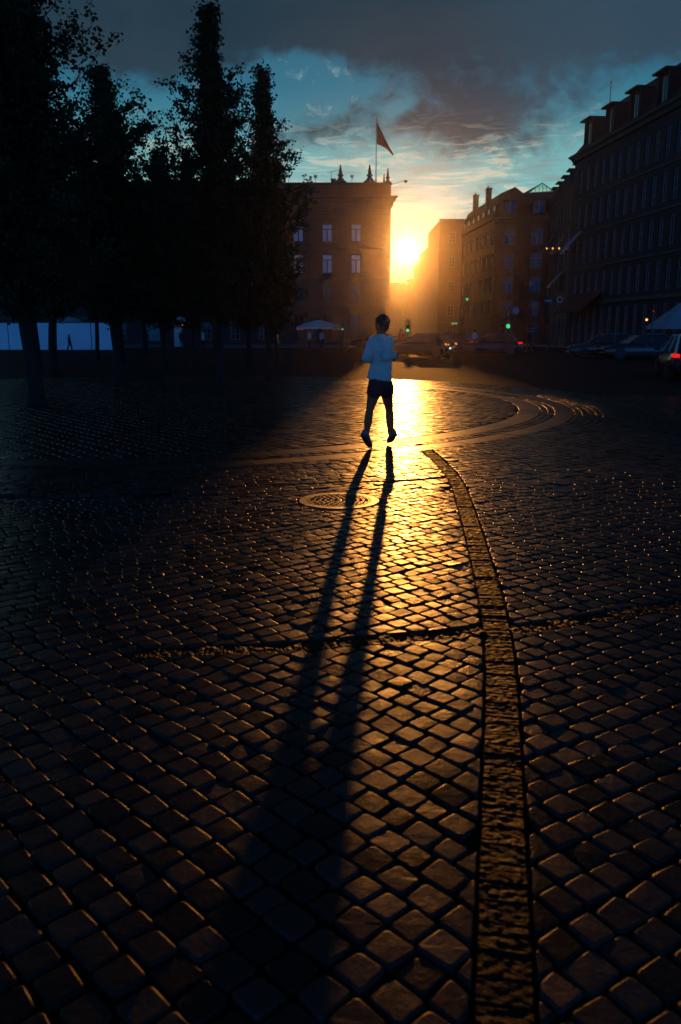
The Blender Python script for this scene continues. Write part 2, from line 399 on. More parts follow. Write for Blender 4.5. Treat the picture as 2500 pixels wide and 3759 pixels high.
def lattice(zn, ang, pitch, x0, x1, y0, y1, off):
    u = Vector((math.cos(ang), math.sin(ang))); v = Vector((-u.y, u.x)); o = Vector(((x0 + x1) / 2, (y0 + y1) / 2))
    L = math.hypot(x1 - x0, y1 - y0) / 2 + 0.3; nrow = int(L / pitch)
    for j in range(-nrow, nrow + 1):
        s_ = -L + rnd.uniform(-1, 1) * off * pitch
        j0 = rnd.gauss(0, 0.003)
        while s_ < L:
            w = pitch * rnd.uniform(0.85, 1.2); cc = o + u * (s_ + w / 2) + v * (j * pitch)
            if x0 < cc.x < x1 and y0 < cc.y < y1 and visible(cc.x, cc.y):
                wob = 0.02 * math.sin(s_ * 0.9 + 1.3) + 0.006 * math.sin(s_ * 7 + j)
                q = lambda a, b: o + u * (s_ + a + rnd.gauss(0, 0.004)) + v * (j * pitch + wob + j0 + b + rnd.gauss(0, 0.004))
                place([q(0, -pitch / 2), q(w, -pitch / 2), q(w, pitch / 2), q(0, pitch / 2)], zn)
            s_ += w
P = 0.108
lattice('near', R(-46), P, -4, 1.3, 0.5, 4.8, 0.25)
lattice('mid', R(38), P, -7, 3, 3.0, 9.2, 0.3)
lattice('right', R(33), P, 0.2, 7, 0.5, 9.6, 0.3)
lattice('inner', R(-52), 0.20, -13, 4, 9.5, 27, 0.12)
lattice('outer', R(35), 0.16, -13, 9, 7.5, 20, 0.3)
# rings of setts round the circle, with two smooth slab rings
rr = RI; slab_st = Stones()
while rr < ROUT - 0.05:
    sl = next((s_ for s_ in slabs if abs(rr - s_[0]) < 0.07), None)
    if sl: rr = sl[0]; wr = sl[1] - sl[0]; pl = 0.62
    else: wr = 0.125; pl = 0.15
    a = 0.0
    while a < 2 * math.pi:
        da = pl * rnd.uniform(0.85, 1.15) / rr
        P2 = lambda r_, a_: CC + Vector((math.cos(a_), math.sin(a_))) * (r_ + (0 if sl else rnd.gauss(0, 0.004)))
        cc = P2(rr + wr / 2, a + da / 2)
        if visible(cc.x, cc.y, 1.5):
            nseg = 3 if sl else 1
            iz = 0.014 if sl else 0.0
            poly = [P2(rr + iz, a + da * k / nseg) for k in range(nseg + 1)] + [P2(rr + wr - iz, a + da * (1 - k / nseg)) for k in range(nseg + 1)]
            if sl: 
                if not (cc.y < 7.7): slab_st.stone(ccw(poly), joint=0.004, hv=0.0012, tilt=0.0025, detail=False, edge=0.004)
            else: place(poly, 'ring')
        a += da
    rr += wr
struct(setts.build('cobblestone_paving', M['sett']))
slab_st.build('slab_rings', M['slab'])
# the bands themselves: small split stones laid across
bands = Stones()
def band(line, hw, step, z0):
    acc = []; 
    for a, b in zip(line[:-1], line[1:]):
        n = max(1, int((b - a).length / 0.01))
        for k in range(n): acc.append(a + (b - a) * (k / n))
    acc.append(line[-1]); i = 0; st = 0.01
    while i < len(acc) - 1:
        j = min(len(acc) - 1, i + max(2, int(rnd.uniform(0.7, 1.35) * step / st)))
        a, b = acc[i], acc[j]; t = (b - a)
        if t.length < 0.012: break
        t.normalize(); n = Vector((-t.y, t.x))
        cuts = [-hw, hw] if rnd.random() < 0.45 else [-hw, rnd.uniform(-0.4, 0.4) * hw, hw]
        for c0, c1 in zip(cuts[:-1], cuts[1:]):
            bands.stone(ccw([a + n * c0, b + n * c0, b + n * c1, a + n * c1]), joint=0.004, hv=0.0045, tilt=0.07, z0=z0, detail=True, edge=0.008)
        i = j
def rough_band(name, line, hw, z0, nc, seed, amp):
    mb = MB(); acc = []
    for a, b in zip(line[:-1], line[1:]):
        n = max(1, int((b - a).length / 0.007))
        for k in range(n): acc.append((a + (b - a) * (k / n), (b - a).normalized()))
    L_ = 0.0; nxt = 0.05; dep = 0; tone = []; cur = 0.5; hcur = 0.0
    for i, (p, t) in enumerate(acc):
        if i: L_ += (p - acc[i - 1][0]).length
        seam = 0.0
        if L_ > nxt: seam = 0.006; nxt = L_ + rnd.uniform(0.035, 0.09); cur = rnd.random(); hcur = rnd.gauss(0, 0.002)
        n = Vector((-t.y, t.x))
        for k in range(nc + 1):
            c_ = -hw + 2 * hw * k / nc; wv = Vector((c_ * 34 + seed, L_ * 48, seed * 3.1)); w2 = Vector((c_ * 75 + seed, L_ * 130, 2.0))
            e = 0.0 if 0 < k < nc else -0.012
            z = z0 + hcur + amp * noise.noise(wv) + amp * 0.55 * noise.noise(w2) - seam + e
            q = p + n * (c_ + 0.003 * noise.noise(Vector((L_ * 30, c_ * 9, 7)))); mb.v.append((q.x, q.y, z)); tone.append(cur)
    for i in range(len(acc) - 1):
        for k in range(nc): a_ = i * (nc + 1) + k; mb.f.append((a_, a_ + 1, a_ + nc + 2, a_ + nc + 1))
    o = mb.build(name, M['rough_sett']); at = o.data.attributes.new('tint', 'FLOAT', 'POINT'); at.data.foreach_set('value', tone)
    return struct(o)
rough_band('stone_gutter', strip, HB + 0.001, -0.009, 16, 1.0, 0.0032)
rough_band('stone_row', rib1, 0.062, -0.006, 14, 5.0, 0.005); rough_band('stone_row', rib1b, 0.062, -0.006, 14, 9.0, 0.005); rough_band('stone_row', rib2, 0.029, -0.008, 6, 13.0, 0.004)

# the road beyond the paved circle
road = MB(); ring_n = 64
pts_in = []
for k in range(-8, ring_n + 9):
    a = math.pi * k / ring_n
    pts_in.append(CC + Vector((math.cos(a), math.sin(a))) * ROUT)
outl = [Vector((GX - 2, 9.5))] + [Vector((GX - 2, GY1 - 2)), Vector((-GX + 2, GY1 - 2)), Vector((-GX + 2, 9.5))]
vs = [(p.x, p.y, -0.006) for p in pts_in]; n_in = len(vs)
far_pts = []
for k, p in enumerate(pts_in):
    dr = (p - CC).normalized(); t = 360 if dr.y > 0.0 else 90
    q = CC + dr * t; q.x = max(-GX + 2, min(GX - 2, q.x)); q.y = max(14.0 - 0.03 * abs(q.x), min(GY1 - 2, q.y)); far_pts.append(q)
vs += [(p.x, p.y, -0.006) for p in far_pts]
road.add(vs, [(i, i + 1, n_in + i + 1, n_in + i) for i in range(n_in - 1)])
struct(road.build('road', M['asphalt']))
# pavement in front of the far houses
def kerb_sheet(name, pts, h, m):
    return struct(MB().prism([Vector((x, y, -0.02)) for x, y in pts], (0, 0, h + 0.02)).build(name, m))
M['paving'] = mat('concrete paving', (0.10, 0.095, 0.09), 0.8, var=0.25, vscale=1.2, bump=0.004, bscale=30)
kerb_sheet('pavement', [(-60, 82), (6.9, 82), (6.9, 99.6), (-60, 99.6)], 0.12, M['paving'])
kerb_sheet('pavement', [(19.5, 116), (34, 70), (34, 40), (24.5, 40), (24.0, 70), (19.5, 100)], 0.12, M['paving'])

# manhole cover
mh = thing('manhole_cover', (MH.x, MH.y, 0), 'round cast iron manhole cover set in the cobbles beside the jogger shadow', 'manhole cover')
def annulus(mb, r0, r1, z0, z1, n=64):
    vs = []; fs = []
    for k in range(n):
        a = 2 * math.pi * k / n; c, s_ = math.cos(a), math.sin(a)
        vs += [(r0 * c, r0 * s_, z0), (r0 * c, r0 * s_, z1), (r1 * c, r1 * s_, z1), (r1 * c, r1 * s_, z0)]
    for k in range(n):
        j = (k + 1) % n
        for q in range(3): fs.append((k * 4 + q, k * 4 + q + 1, j * 4 + q + 1, j * 4 + q))
    mb.add(vs, fs)
fr = MB(); annulus(fr, MHR - 0.035, MHR + 0.03, -0.03, 0.004); fr.build('frame', M['iron'], mh, clean=True)
lid = MB(); lid.add([(0.30 * math.cos(2 * math.pi * k / 48), 0.30 * math.sin(2 * math.pi * k / 48), -0.006) for k in range(48)], [tuple(range(48))])
for r_, w_ in ((0.275, 0.022), (0.225, 0.02), (0.175, 0.02), (0.125, 0.02), (0.07, 0.02)):
    n = max(8, int(2 * math.pi * r_ / 0.05))
    for k in range(n):
        a = 2 * math.pi * (k + rnd.uniform(-.05, .05)) / n; m_ = Matrix.Rotation(a, 4, 'Z')
        lid.box((r_, 0, -0.001), (w_, 2 * math.pi * r_ / n * 0.62, 0.011), m_)
annulus(lid, 0.29, 0.297, -0.012, 0.003)
lid.ell((0, 0, 0.0), (0.03, 0.03, 0.006))
lid.build('lid', M['iron'], mh)

# drain covers catching the light inside the paved circle
def drain(px0, px1, py, label):
    a, b = G(px0, py), G(px1, py); c = (a + b) / 2; L = (b - a).length
    t = thing('drain_cover', (c.x, c.y, 0), label, 'drain cover')
    f_ = MB(); w = 0.26
    for s_ in (-1, 1):
        f_.box((0, s_ * w / 2, 0.008), (L, 0.03, 0.010)); f_.box((s_ * (L / 2 + 0.015), 0, 0.008), (0.03, w + 0.03, 0.010))
    f_.build('frame', M['steel'], t)
    s2 = MB(); n = int(w / 0.03)
    for k in range(1, n): s2.box((0, -w / 2 + k * w / n, 0.006), (L, 0.026, 0.012))
    s2.build('grate', M['steel'], t)
M['steel'] = mat('polished steel', (0.5, 0.48, 0.44), 0.2, metal=1.0, var=0.0, vscale=10)
drain(1492, 1592, 1434, 'worn steel drain cover glinting white far ahead inside the paved circle')
drain(1395, 1500, 1479, 'worn steel drain cover glinting behind the knees of the jogger')

# ------------------------------------------------------------------ buildings
def frame_mtx(p0, p1, flip=False):
    """local x along the facade from p0 to p1, local -y outward to the viewer side, z up"""
    u = Vector((p1[0] - p0[0], p1[1] - p0[1], 0)); L = u.length; u.normalize(); n = Vector((-u.y, u.x, 0))
    m = Matrix(((u.x, n.x, 0, p0[0]), (u.y, n.y, 0, p0[1]), (0, 0, 1, 0), (0, 0, 0, 1)))
    return m, L
def facade(mb, m, L, H, cols, rows, depth=0.22, z0=0.0):
    """wall sheet with real openings. cols/rows: lists of (start, end)"""
    xs = sorted({0.0, L, *[c for p in cols for c in p]}); zs = sorted({z0, H, *[c for p in rows for c in p]})
    idx = {}
    def vtx(x, y, z):
        k = (round(x, 4), round(y, 4), round(z, 4))
        if k not in idx: idx[k] = len(mb.v); mb.v.append(tuple(m @ Vector((x, y, z))))
        return idx[k]
    for i in range(len(xs) - 1):
        for j in range(len(zs) - 1):
            a, b, c, d = xs[i], xs[i + 1], zs[j], zs[j + 1]
            op = any(abs(a - p[0]) < 1e-6 for p in cols) and any(abs(c - p[0]) < 1e-6 for p in rows)
            if not op: mb.f.append((vtx(a, 0, c), vtx(b, 0, c), vtx(b, 0, d), vtx(a, 0, d)))
            else:
                for (x1, z1, x2, z2) in ((a, c, b, c), (b, c, b, d), (b, d, a, d), (a, d, a, c)):
                    mb.f.append((vtx(x1, 0, z1), vtx(x2, 0, z2), vtx(x2, depth, z2), vtx(x1, depth, z1)))
def window(parent, m, c, r, fm, gm, depth=0.22, style='cross', sill=None):
    w, h = c[1] - c[0], r[1] - r[0]; cx, cz = (c[0] + c[1]) / 2, (r[0] + r[1]) / 2; t = 0.07; y = depth - 0.06
    f_ = MB()
    f_.box((c[0] + t / 2 + .003, y, cz), (t, 0.08, h - .006), m); f_.box((c[1] - t / 2 - .003, y, cz), (t, 0.08, h - .006), m)
    f_.box((cx, y, r[0] + t / 2 + .003), (w - 2 * t - .006, 0.08, t), m); f_.box((cx, y, r[1] - t / 2 - .003), (w - 2 * t - .006, 0.08, t), m)
    zt = r[0] + h * 0.70
    if style == 'cross':
        f_.box((cx, y, zt), (w - 2 * t - .01, 0.07, 0.09), m); f_.box((cx, y, (r[0] + zt) / 2), (0.13, 0.07, zt - r[0] - t - .07), m)
    elif style == 'grid':
        f_.box((cx, y, cz), (0.06, 0.07, h - 2 * t - .02), m)
        for q in (0.33, 0.66): f_.box((cx - w / 4, y, r[0] + h * q), (w / 2 - t - .05, 0.06, 0.05), m); f_.box((cx + w / 4, y, r[0] + h * q), (w / 2 - t - .05, 0.06, 0.05), m)
    o = f_.build('window', fm, parent)
    p = MB(); p.box((cx, depth - 0.01, cz), (w - 0.02, 0.02, h - 0.02), m); p.build('pane', gm, o)
    if sill: s_ = MB(); s_.box((cx, -0.07, r[0] - 0.06), (w + 0.3, 0.19, 0.12), m); s_.build('sill', sill, o)
    return o
def local(parent_loc, m):                # world matrix of the facade, relative to the thing's empty
    return Matrix.Translation(-Vector(parent_loc)) @ m
def hull(mb, m, L, H, depth, top=True):  # back, sides and top of a block behind its facade
    v = [m @ Vector(p) for p in ((0, 0, 0), (L, 0, 0), (L, depth, 0), (0, depth, 0), (0, 0, H), (L, 0, H), (L, depth, H), (0, depth, H))]
    f_ = [(1, 2, 6, 5), (2, 3, 7, 6), (3, 0, 4, 7)]
    if top: f_.append((4, 5, 6, 7))
    mb.add(v, f_)

# -- 1. palace-like corner house left of the sun
YL = 100.0
xl = W(1015, 900, YL).x; xr = W(1433, 900, YL).x
Hpar = W(1300, 677, YL).z; Hcor = W(1300, 722, YL).z
b1 = thing('corner_building', ((xl + xr) / 2, YL, 0), 'tall corner building with obelisk finials on its flat roofline left of the low sun', 'building')
m, L = frame_mtx((xl, YL), (xr, YL)); m = local(b1.location, m)
def colpx(px, w): x = W(px, 900, YL).x - xl; return (x - w / 2, x + w / 2)
cols = [colpx(p, 1.18) for p in (1094 - 53, 1094 + 8, 1201, 1307)]; cols = [colpx(1050, 1.18), colpx(1102, 0.9), colpx(1201, 1.18), colpx(1307, 1.18), colpx(1390, 0.9)]
cols = [colpx(1095, 1.18), colpx(1201, 1.18), colpx(1307, 1.18)]
rz = [(W(1250, b, YL).z, W(1250, a, YL).z) for a, b in ((822, 888), (934, 1003), (1045, 1105))]
rz.append((0.5, 3.6))
w1 = MB(); facade(w1, m, L, Hpar, cols, rz, 0.25); hull(w1, m, L, Hpar, 18); w1.build('wall', M['brick_red'], b1)
for ri, r_ in enumerate(rz):
    for ci, c_ in enumerate(cols):
        cur = ri < 2 
        window(b1, m, c_, r_, M['sandstone'] if cur else M['dark_metal'], M['pale_pane'] if cur else M['glass'], 0.25, 'cross' if ri < 3 else 'grid', M['sandstone'])
cn = MB()
def moulding(mb, m, L, z, prof, ends=(0.0, 0.0)):        # prof: (out, dz) points swept along the facade, mitred past the ends
    n = len(prof); vs = []
    for x, sgn in ((0, -1), (L, 1)):
        for (o, dz_) in prof:
            e = ends[0] if sgn < 0 else ends[1]
            vs.append(m @ Vector((x + sgn * o * e, -o, z + dz_)))
    mb.add(vs, [(i, n + i, n + (i + 1) % n, (i + 1) % n) for i in range(n)] + [tuple(range(n)), tuple(reversed(range(n, 2 * n)))])
moulding(cn, m, L, Hcor, [(-0.02, 0), (0.75, 0), (0.78, -0.18), (0.55, -0.3), (0.5, -0.55), (0.3, -0.7), (0.25, -1.0), (0.02, -1.35), (-0.02, -1.35)], (0, 1.0))
vsx = [(0.0, 0.0)]
m90, L90 = frame_mtx((xr, YL), (xr - 4.0, YL + 16)); m90 = local(b1.location, m90)
moulding(cn, m90, L90, Hcor - 0.002, [(-0.02, 0), (0.6, 0), (0.63, -0.18), (0.45, -0.3), (0.4, -0.55), (0.25, -0.7), (0.02, -1.35), (-0.02, -1.35)], (0, 0))
cn.build('cornice', M['sandstone'], b1)
bn = MB()
for py in (905 + 4, 1020, 1118): 
    z = W(1250, py, YL).z; bn.box((L / 2, -0.05, z), (L - 0.004, 0.12, 0.22), m)
for k in range(3):
    z = W(1250, 770 + 12 * k, YL).z; bn.box((L / 2, -0.04, z), (L - 0.006, 0.08, 0.09), m)
for x in (0.5, L - 0.5):
    for k in range(14): bn.box((x, -0.045, 4.2 + k * 0.93), (0.9 if k % 2 else 0.7, 0.1, 0.8), m)
bn.build('stone_band', M['sandstone'], b1)
pc = MB(); pc.box((L / 2, -0.03, Hpar + 0.08), (L + 0.1, 0.5, 0.16), m); pc.build('parapet', M['sandstone'], b1)
def obelisk(px, ptop, pbase, Y, w):
    zb = Hpar + 0.16; zt = W(px, ptop, Y).z; h = zt - zb; x = W(px, (ptop + pbase) / 2, Y).x - b1.location.x; y = Y - YL
    o = MB(); prof = [(0, 1.25), (0.10, 1.25), (0.11, 0.95), (0.24, 0.62), (0.30, 0.42), (0.34, 0.36), (0.40, 0.60), (0.47, 0.60), (0.52, 0.34), (0.60, 0.36), (0.93, 0.14), (0.955, 0.2), (0.98, 0.17), (1.0, 0.03)]
    o.loft([(x, y, zb + h * a) for a, _ in prof], [w * b for _, b in prof], 8); o.build('finial', M['sandstone'], b1)
obelisk(1250, 605, 676, YL + 0.3, 0.58); obelisk(1357, 605, 676, YL + 0.3, 0.58); obelisk(1424, 617, 676, YL + 1.5, 0.42); obelisk(1410, 638, 678, YL + 6, 0.36)
ch = MB(); p = W(1224, 661, YL + 3); ch.box((p.x - b1.location.x, 3, (Hpar + p.z) / 2), (0.52, 0.6, p.z - Hpar)); ch.box((p.x - b1.location.x, 3, p.z + 0.05), (0.64, 0.72, 0.1)); ch.build('chimney', M['brick_red'], b1)
p = W(1216, 632, YL + 2.5); an = MB(); q = p - b1.location
an.loft([(q.x, 2.5, Hpar - 0.2), (q.x, 2.5, q.z)], [0.03, 0.025], 6); an.loft([(q.x - 0.45, 2.5, q.z - 0.1), (q.x + 0.9, 2.5, q.z + 0.25)], [0.022] * 2, 6)
for k in range(6): an.loft([(q.x - 0.4 + k * 0.22, 2.25, q.z - 0.08 + k * 0.055), (q.x - 0.4 + k * 0.22, 2.75, q.z - 0.08 + k * 0.055)], [0.015] * 2, 4)
an.build('antenna', M['dark_metal'], b1)
# small floodlights on the roof edge
for i, (px, lab) in enumerate(((1060, 'small boxy floodlight on a bracket on the roof, nearest the trees'), (1158, 'small boxy floodlight on a bracket midway along the roof edge'), (1292, 'small boxy floodlight on a bracket between the two tall roof obelisks'))):
    p = W(px, 660, YL - 0.1); t = thing('floodlight', (p.x, YL - 0.1, Hpar + 0.16), lab, 'floodlight', 'floodlights along the roof edge')
    a = MB(); a.loft([(0, 0, 0), (-0.02, 0, 0.25), (0.05, 0, 0.5)], [0.025] * 3, 6); a.build('bracket', M['dark_metal'], t)
    a = MB(); mt = Matrix.Translation((0.0, 0, 0.66)) @ Matrix.Rotation(R(12), 4, 'Y')
    a.box((0, 0, 0), (0.36, 0.2, 0.26), mt); a.box((0, -0.11, 0.13), (0.4, 0.05, 0.02), mt); hd = a.build('lamp_head', M['dark_metal'], t)
    a = MB(); a.box((0, -0.105, 0), (0.3, 0.012, 0.2), mt); a.build('lens', M['pale_pane'], hd)
p0 = W(1433, 673, YL + 1); p1 = W(1488, 663, YL + 1)
t = thing('floodlight', (p0.x - 0.3, YL + 1, Hpar), 'floodlight on a long arm reaching out over the street beside the sun', 'floodlight')
a = MB(); a.loft([(0.3, 0, 0), (0.3, 0, p0.z - Hpar + 0.2)], [0.04, 0.04], 6); a.loft([(0.3, 0, 0.12), (p1.x - p0.x + 0.3, 0, p1.z - Hpar)], [0.028, 0.02], 6); a.build('arm', M['dark_metal'], t)
a = MB(); mt = Matrix.Translation((p1.x - p0.x + 0.3, 0, p1.z - Hpar - 0.12)) @ Matrix.Rotation(R(35), 4, 'Y'); a.box((0, 0, 0), (0.34, 0.3, 0.22), mt); a.loft([mt @ Vector((-.1, 0, .1)), mt @ Vector((.22, 0, .16))], [.06, .09], 6); a.build('lamp_head', M['dark_metal'], t)
# flag and pole
M['pole_white'] = mat('white pole paint', (0.4, 0.4, 0.4), 0.5, var=0.1)
M['flag'] = mat('red flag cloth', (0.62, 0.03, 0.03), 0.8, var=0.15, vscale=3)
p = W(1381, 560, YL + 2); ztop = W(1381, 432, YL + 2).z
t = thing('flagpole', (p.x, YL + 2, Hpar), 'white flagpole with a limp red flag on top of the corner building', 'flagpole')
a = MB(); a.loft([(0, 0, 0), (0, 0, 0.9), (0, 0, 0.95), (0, 0, ztop - Hpar)], [0.11, 0.10, 0.065, 0.035], 10); a.ell((0, 0, ztop - Hpar + 0.06), (0.08, 0.08, 0.08)); a.build('pole', M['pole_white'], t)
A, B, C_ = W(1384, 445, YL + 2), W(1444, 569, YL + 2), W(1384, 530, YL + 2)
fl = MB(); nu, nv = 16, 22; idx = []
for i in range(nu + 1):
    for j in range(nv + 1):
        s_, t_ = i / nu, j / nv
        top = A.lerp(B, s_); bot = C_.lerp(B + Vector((-0.06, 0, -0.06)), s_)
        sag = Vector((0, 0, 0.25 * math.sin(math.pi * s_) * t_ - 0.06 * math.sin(math.pi * s_) ))
        q = top.lerp(bot, t_) + sag + Vector((0, 0.16 * math.sin(t_ * 9 + s_ * 5) * (0.25 + s_), 0)) + Vector((0.03 * math.sin(t_ * 13), 0, 0))
        fl.v.append(tuple(q - t.location))
for i in range(nu):
    for j in range(nv):
        a_ = i * (nv + 1) + j; fl.f.append((a_, a_ + 1, a_ + nv + 2, a_ + nv + 1))
fo = fl.build('flag', M['flag'], t, smooth=True); sm = fo.modifiers.new('s', 'SOLIDIFY'); sm.thickness = 0.012

# -- generic block used for the street
def block(name, label, p0, p1, H, depth, wallm, bay, ww, floors, wh, first=0.6, gh=3.2, roof=None, roofm=None, wstyle='grid', framem=None, glass=None, max_cols=None, sill=None, margin=0.5, skip=None, group=None, cornice=0.35, dormers=0, dsz=(1.3, 1.7), pitch_in=2.4, loc=None):
    t = thing(name, (*((Vector(p0) + Vector(p1)) / 2), 0), label, 'building', group)
    m, L = frame_mtx(p0, p1); m = local(t.location, m)
    n = max(1, int((L - 2 * margin + bay - ww) / bay)); 
    st = (L - ((n - 1) * bay + ww)) / 2; cols = [(st + k * bay, st + k * bay + ww) for k in range(n)]
    fh = (H - gh - 0.8) / floors; rows = [(first, gh - 0.5)] + [(gh + k * fh + (fh - wh) * 0.5, gh + k * fh + (fh - wh) * 0.5 + wh) for k in range(floors)]
    w = MB(); facade(w, m, L, H, cols, rows, 0.2); hull(w, m, L, H, depth, top=True); w.build('wall', wallm, t)
    for r_ in rows:
        for c_ in cols:
            window(t, m, c_, r_, framem or M['white_frame'], glass or M['glass'], 0.2, wstyle, sill)
    c = MB()
    moulding(c, m, L, H, [(-0.02, 0.14), (cornice, 0.14), (cornice, 0.0), (cornice * 0.6, -0.15), (cornice * 0.4, -0.4), (0.02, -0.5), (-0.02, -0.5)], (0.6, 0.6)); 
    c.box((L / 2, -0.05, gh + 0.02), (L - 0.006, 0.14, 0.3), m)
    for k in range(1, floors): c.box((L / 2, -0.04, gh + k * fh), (L - 0.007, 0.1, 0.16), m)
    c.build('cornice', M['sandstone'], t)
    if roof:
        rise, back = roof
        r = MB(); prof = [(-0.25, 0.146), (back * 0.45 if pitch_in is None else pitch_in, rise * 0.86 + 0.14), (depth / 2, rise + 0.14), (depth - 1, rise * 0.86 + 0.14), (depth, 0.146)]
        vs = [m @ Vector((x, y, H + z)) for x in (-0.15, L + 0.15) for y, z in prof]; k = len(prof)
        r.add(vs, [(i, i + 1, k + i + 1, k + i) for i in range(k - 1)] + [tuple(range(k)), tuple(reversed(range(k, 2 * k))), (0, k, 2 * k - 1, k - 1)])
        ro = r.build('roof', roofm or M['slate'], t)
        if dormers:
            for q in range(dormers):
                x = L * (q + 0.5) / dormers; dw, dh = dsz
                d = MB(); d.box((x - dw / 2 + .08, 1.1, H + 0.35 + dh / 2), (0.16, 1.9, dh), m); d.box((x + dw / 2 - .08, 1.1, H + 0.35 + dh / 2), (0.16, 1.9, dh), m)
                d.box((x, 1.1, H + 0.46), (dw - 0.33, 1.88, 0.2), m); dd = d.build('dormer', wallm, t)
                d = MB(); d.box((x, 1.0, H + 0.35 + dh + 0.08), (dw + 0.35, 2.5, 0.15), m); d.build('dormer_roof', roofm or M['slate'], dd)
                d = MB(); d.box((x, 0.36, H + 0.56 + (dh - 0.2) / 2), (dw - 0.34, 0.03, dh - 0.22), m); d.build('pane', glass or M['glass'], dd)
                d = MB(); d.box((x, 0.32, H + 0.56 + (dh - 0.2) / 2), (0.07, 0.05, dh - 0.24), m); d.build('mullion', M['white_frame'], dd)
    return t, m, L
# -- 2. block behind the trees
xa = W(-150, 900, 106).x; xb = W(1015, 900, 106).x
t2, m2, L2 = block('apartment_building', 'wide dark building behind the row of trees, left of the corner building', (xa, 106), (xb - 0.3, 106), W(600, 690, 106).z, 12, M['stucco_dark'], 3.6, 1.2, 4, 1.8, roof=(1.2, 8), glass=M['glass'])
a = MB(); z0 = W(600, 690, 106).z; zt = W(990, 616, 107).z; xx = W(1007, 640, 107).x - t2.location.x
a.box((xx - 0.8, 1.2, (z0 + zt) / 2), (1.6, 1.6, zt - z0)); a.box((xx - 0.8, 1.2, zt + 0.08), (1.58, 1.8, 0.16)); a.build('chimney', M['brick_red'], t2)
# -- 3. corner house on the right of the street
YC = 120.0
cx0, cx1 = W(1815, 900, YC).x, W(2012, 900, YC).x
He = W(1850, 806, YC).z
t3, m3, L3 = block('apartment_building', 'red brick corner house with chimneys and paired windows, right of the street gap', (cx0, YC), (cx1, YC - 2), He, 12, M['brick_red'], 3.75, 1.5, 4, 2.05, roof=(3.2, 6), roofm=M['tile'], dormers=2, dsz=(1.7, 2.1), wstyle='cross', sill=M['sandstone'], margin=0.6)
pw = (W(1697, 900, 141).x, 141.0)
mw, Lw = frame_mtx(pw, (cx0, YC)); mw = local(t3.location, mw)
wing = MB(); nb = 7; st = 1.2; bay = (Lw - 2 * st) / (nb - 1) * 0.995; colsw = [(st + k * bay - 0.6, st + k * bay + 0.6) for k in range(nb)]
fh = (He - 4.0) / 4; rowsw = [(3.2 + k * fh + 0.8, 3.2 + k * fh + 2.85) for k in range(4)]
facade(wing, mw, Lw - 0.01, He, colsw, rowsw, 0.2); hull(wing, mw, Lw - 0.01, He, 9); wing.build('side_wing', M['brick_red'], t3)
for r_ in rowsw:
    for c_ in colsw: window(t3, mw, c_, r_, M['white_frame'], M['glass'], 0.2, 'cross', M['sandstone'])
rw = MB(); prof = [(-0.3, 0.05), (0.75, 3.5), (2.6, 4.3), (9, 0.05)]; vs = [mw @ Vector((x, y, He + z)) for x in (0, Lw) for y, z in prof]; rw.add(vs, [(0, 1, 5, 4), (1, 2, 6, 5), (2, 3, 7, 6), (0, 1, 2, 3), (7, 6, 5, 4)]); rw.build('roof', M['tile'], t3)
for k in range(7):
    x = 1.0 + k * (Lw - 2.0) / 6
    d = MB(); d.box((x, 0.75, He + 1.25), (1.1, 1.3, 1.5), mw); dd = d.build('dormer', M['brick_red'], t3)
    d = MB(); d.box((x, 0.08, He + 1.25), (0.8, 0.06, 1.2), mw); d.build('pane', M['pale_pane'], dd)
for px, pt in ((1745, 722), (1792, 697)):
    Y = 134 if px < 1760 else 127; p = W(px, pt, Y); q = p - t3.location; c = MB(); hh = 3.5
    c.box((q.x + 0.1, q.y, q.z - hh / 2), (0.72, 1.1, hh)); c.box((q.x + 0.1, q.y, q.z + 0.08), (0.86, 1.28, 0.2)); c.loft([(q.x, q.y, q.z + .18), (q.x, q.y, q.z + .5)], [.13, .11], 8); c.build('chimney', M['brick_red'], t3)
# glass skylight roof
M['skyglass'] = bpy.data.materials.new('skylight glass'); M['skyglass'].use_nodes = True
_t = M['skyglass'].node_tree; _p = _t.nodes['Principled BSDF']; _p.inputs['Base Color'].default_value = (0.55, 0.85, 0.75, 1); _p.inputs['Transmission Weight'].default_value = 1.0; _p.inputs['Roughness'].default_value = 0.05; _p.inputs['IOR'].default_value = 1.02
Ys = 123.0; a_, b_, c_ = W(1938, 709, Ys), W(2034, 703, Ys), W(1990, 672, Ys + 3)
t = thing('skylight', ((a_.x + b_.x) / 2, Ys, 0), 'pitched glass skylight with glazing bars beside the steep dark roof', 'skylight')
o_ = t.location; A1, B1, C1 = a_ - o_, b_ - o_, c_ - o_
gm_ = MB(); nrm_ = (B1 - A1).cross(C1 - A1).normalized() * 0.02; gm_.prism([A1, B1, C1], nrm_); gm_.build('glass', M['skyglass'], t)
br_ = MB()
for k in range(1, 7):
    s_ = k / 7; base = A1.lerp(B1, s_); 
    ap = A1.lerp(C1, s_ / 0.55) if s_ < 0.55 else B1.lerp(C1, (1 - s_) / 0.45)
    br_.loft([base, ap], [0.04, 0.04], 6)
for e in ((A1, B1), (B1, C1), (A1, C1)): br_.loft(e, [0.07, 0.07], 6)
br_.build('glazing_bars', M['copper'], t)
rs = MB(); a2, b2 = W(1885, 729, Ys) - o_, A1; rs.add([a2, A1, C1, a2 + Vector((0, 8, 0)), C1 + Vector((0, 5, 0))], [(0, 1, 2), (0, 2, 4, 3)])
base_z = He - 1
rs.add([Vector((a2.x, 0.0, base_z)), Vector((B1.x, 0.0, base_z)), Vector((B1.x, 0, B1.z)), Vector((A1.x, 0, A1.z)), Vector((a2.x, 0, a2.z))], [(0, 1, 2, 3, 4)])
rs.build('support_roof', M['slate'], t)
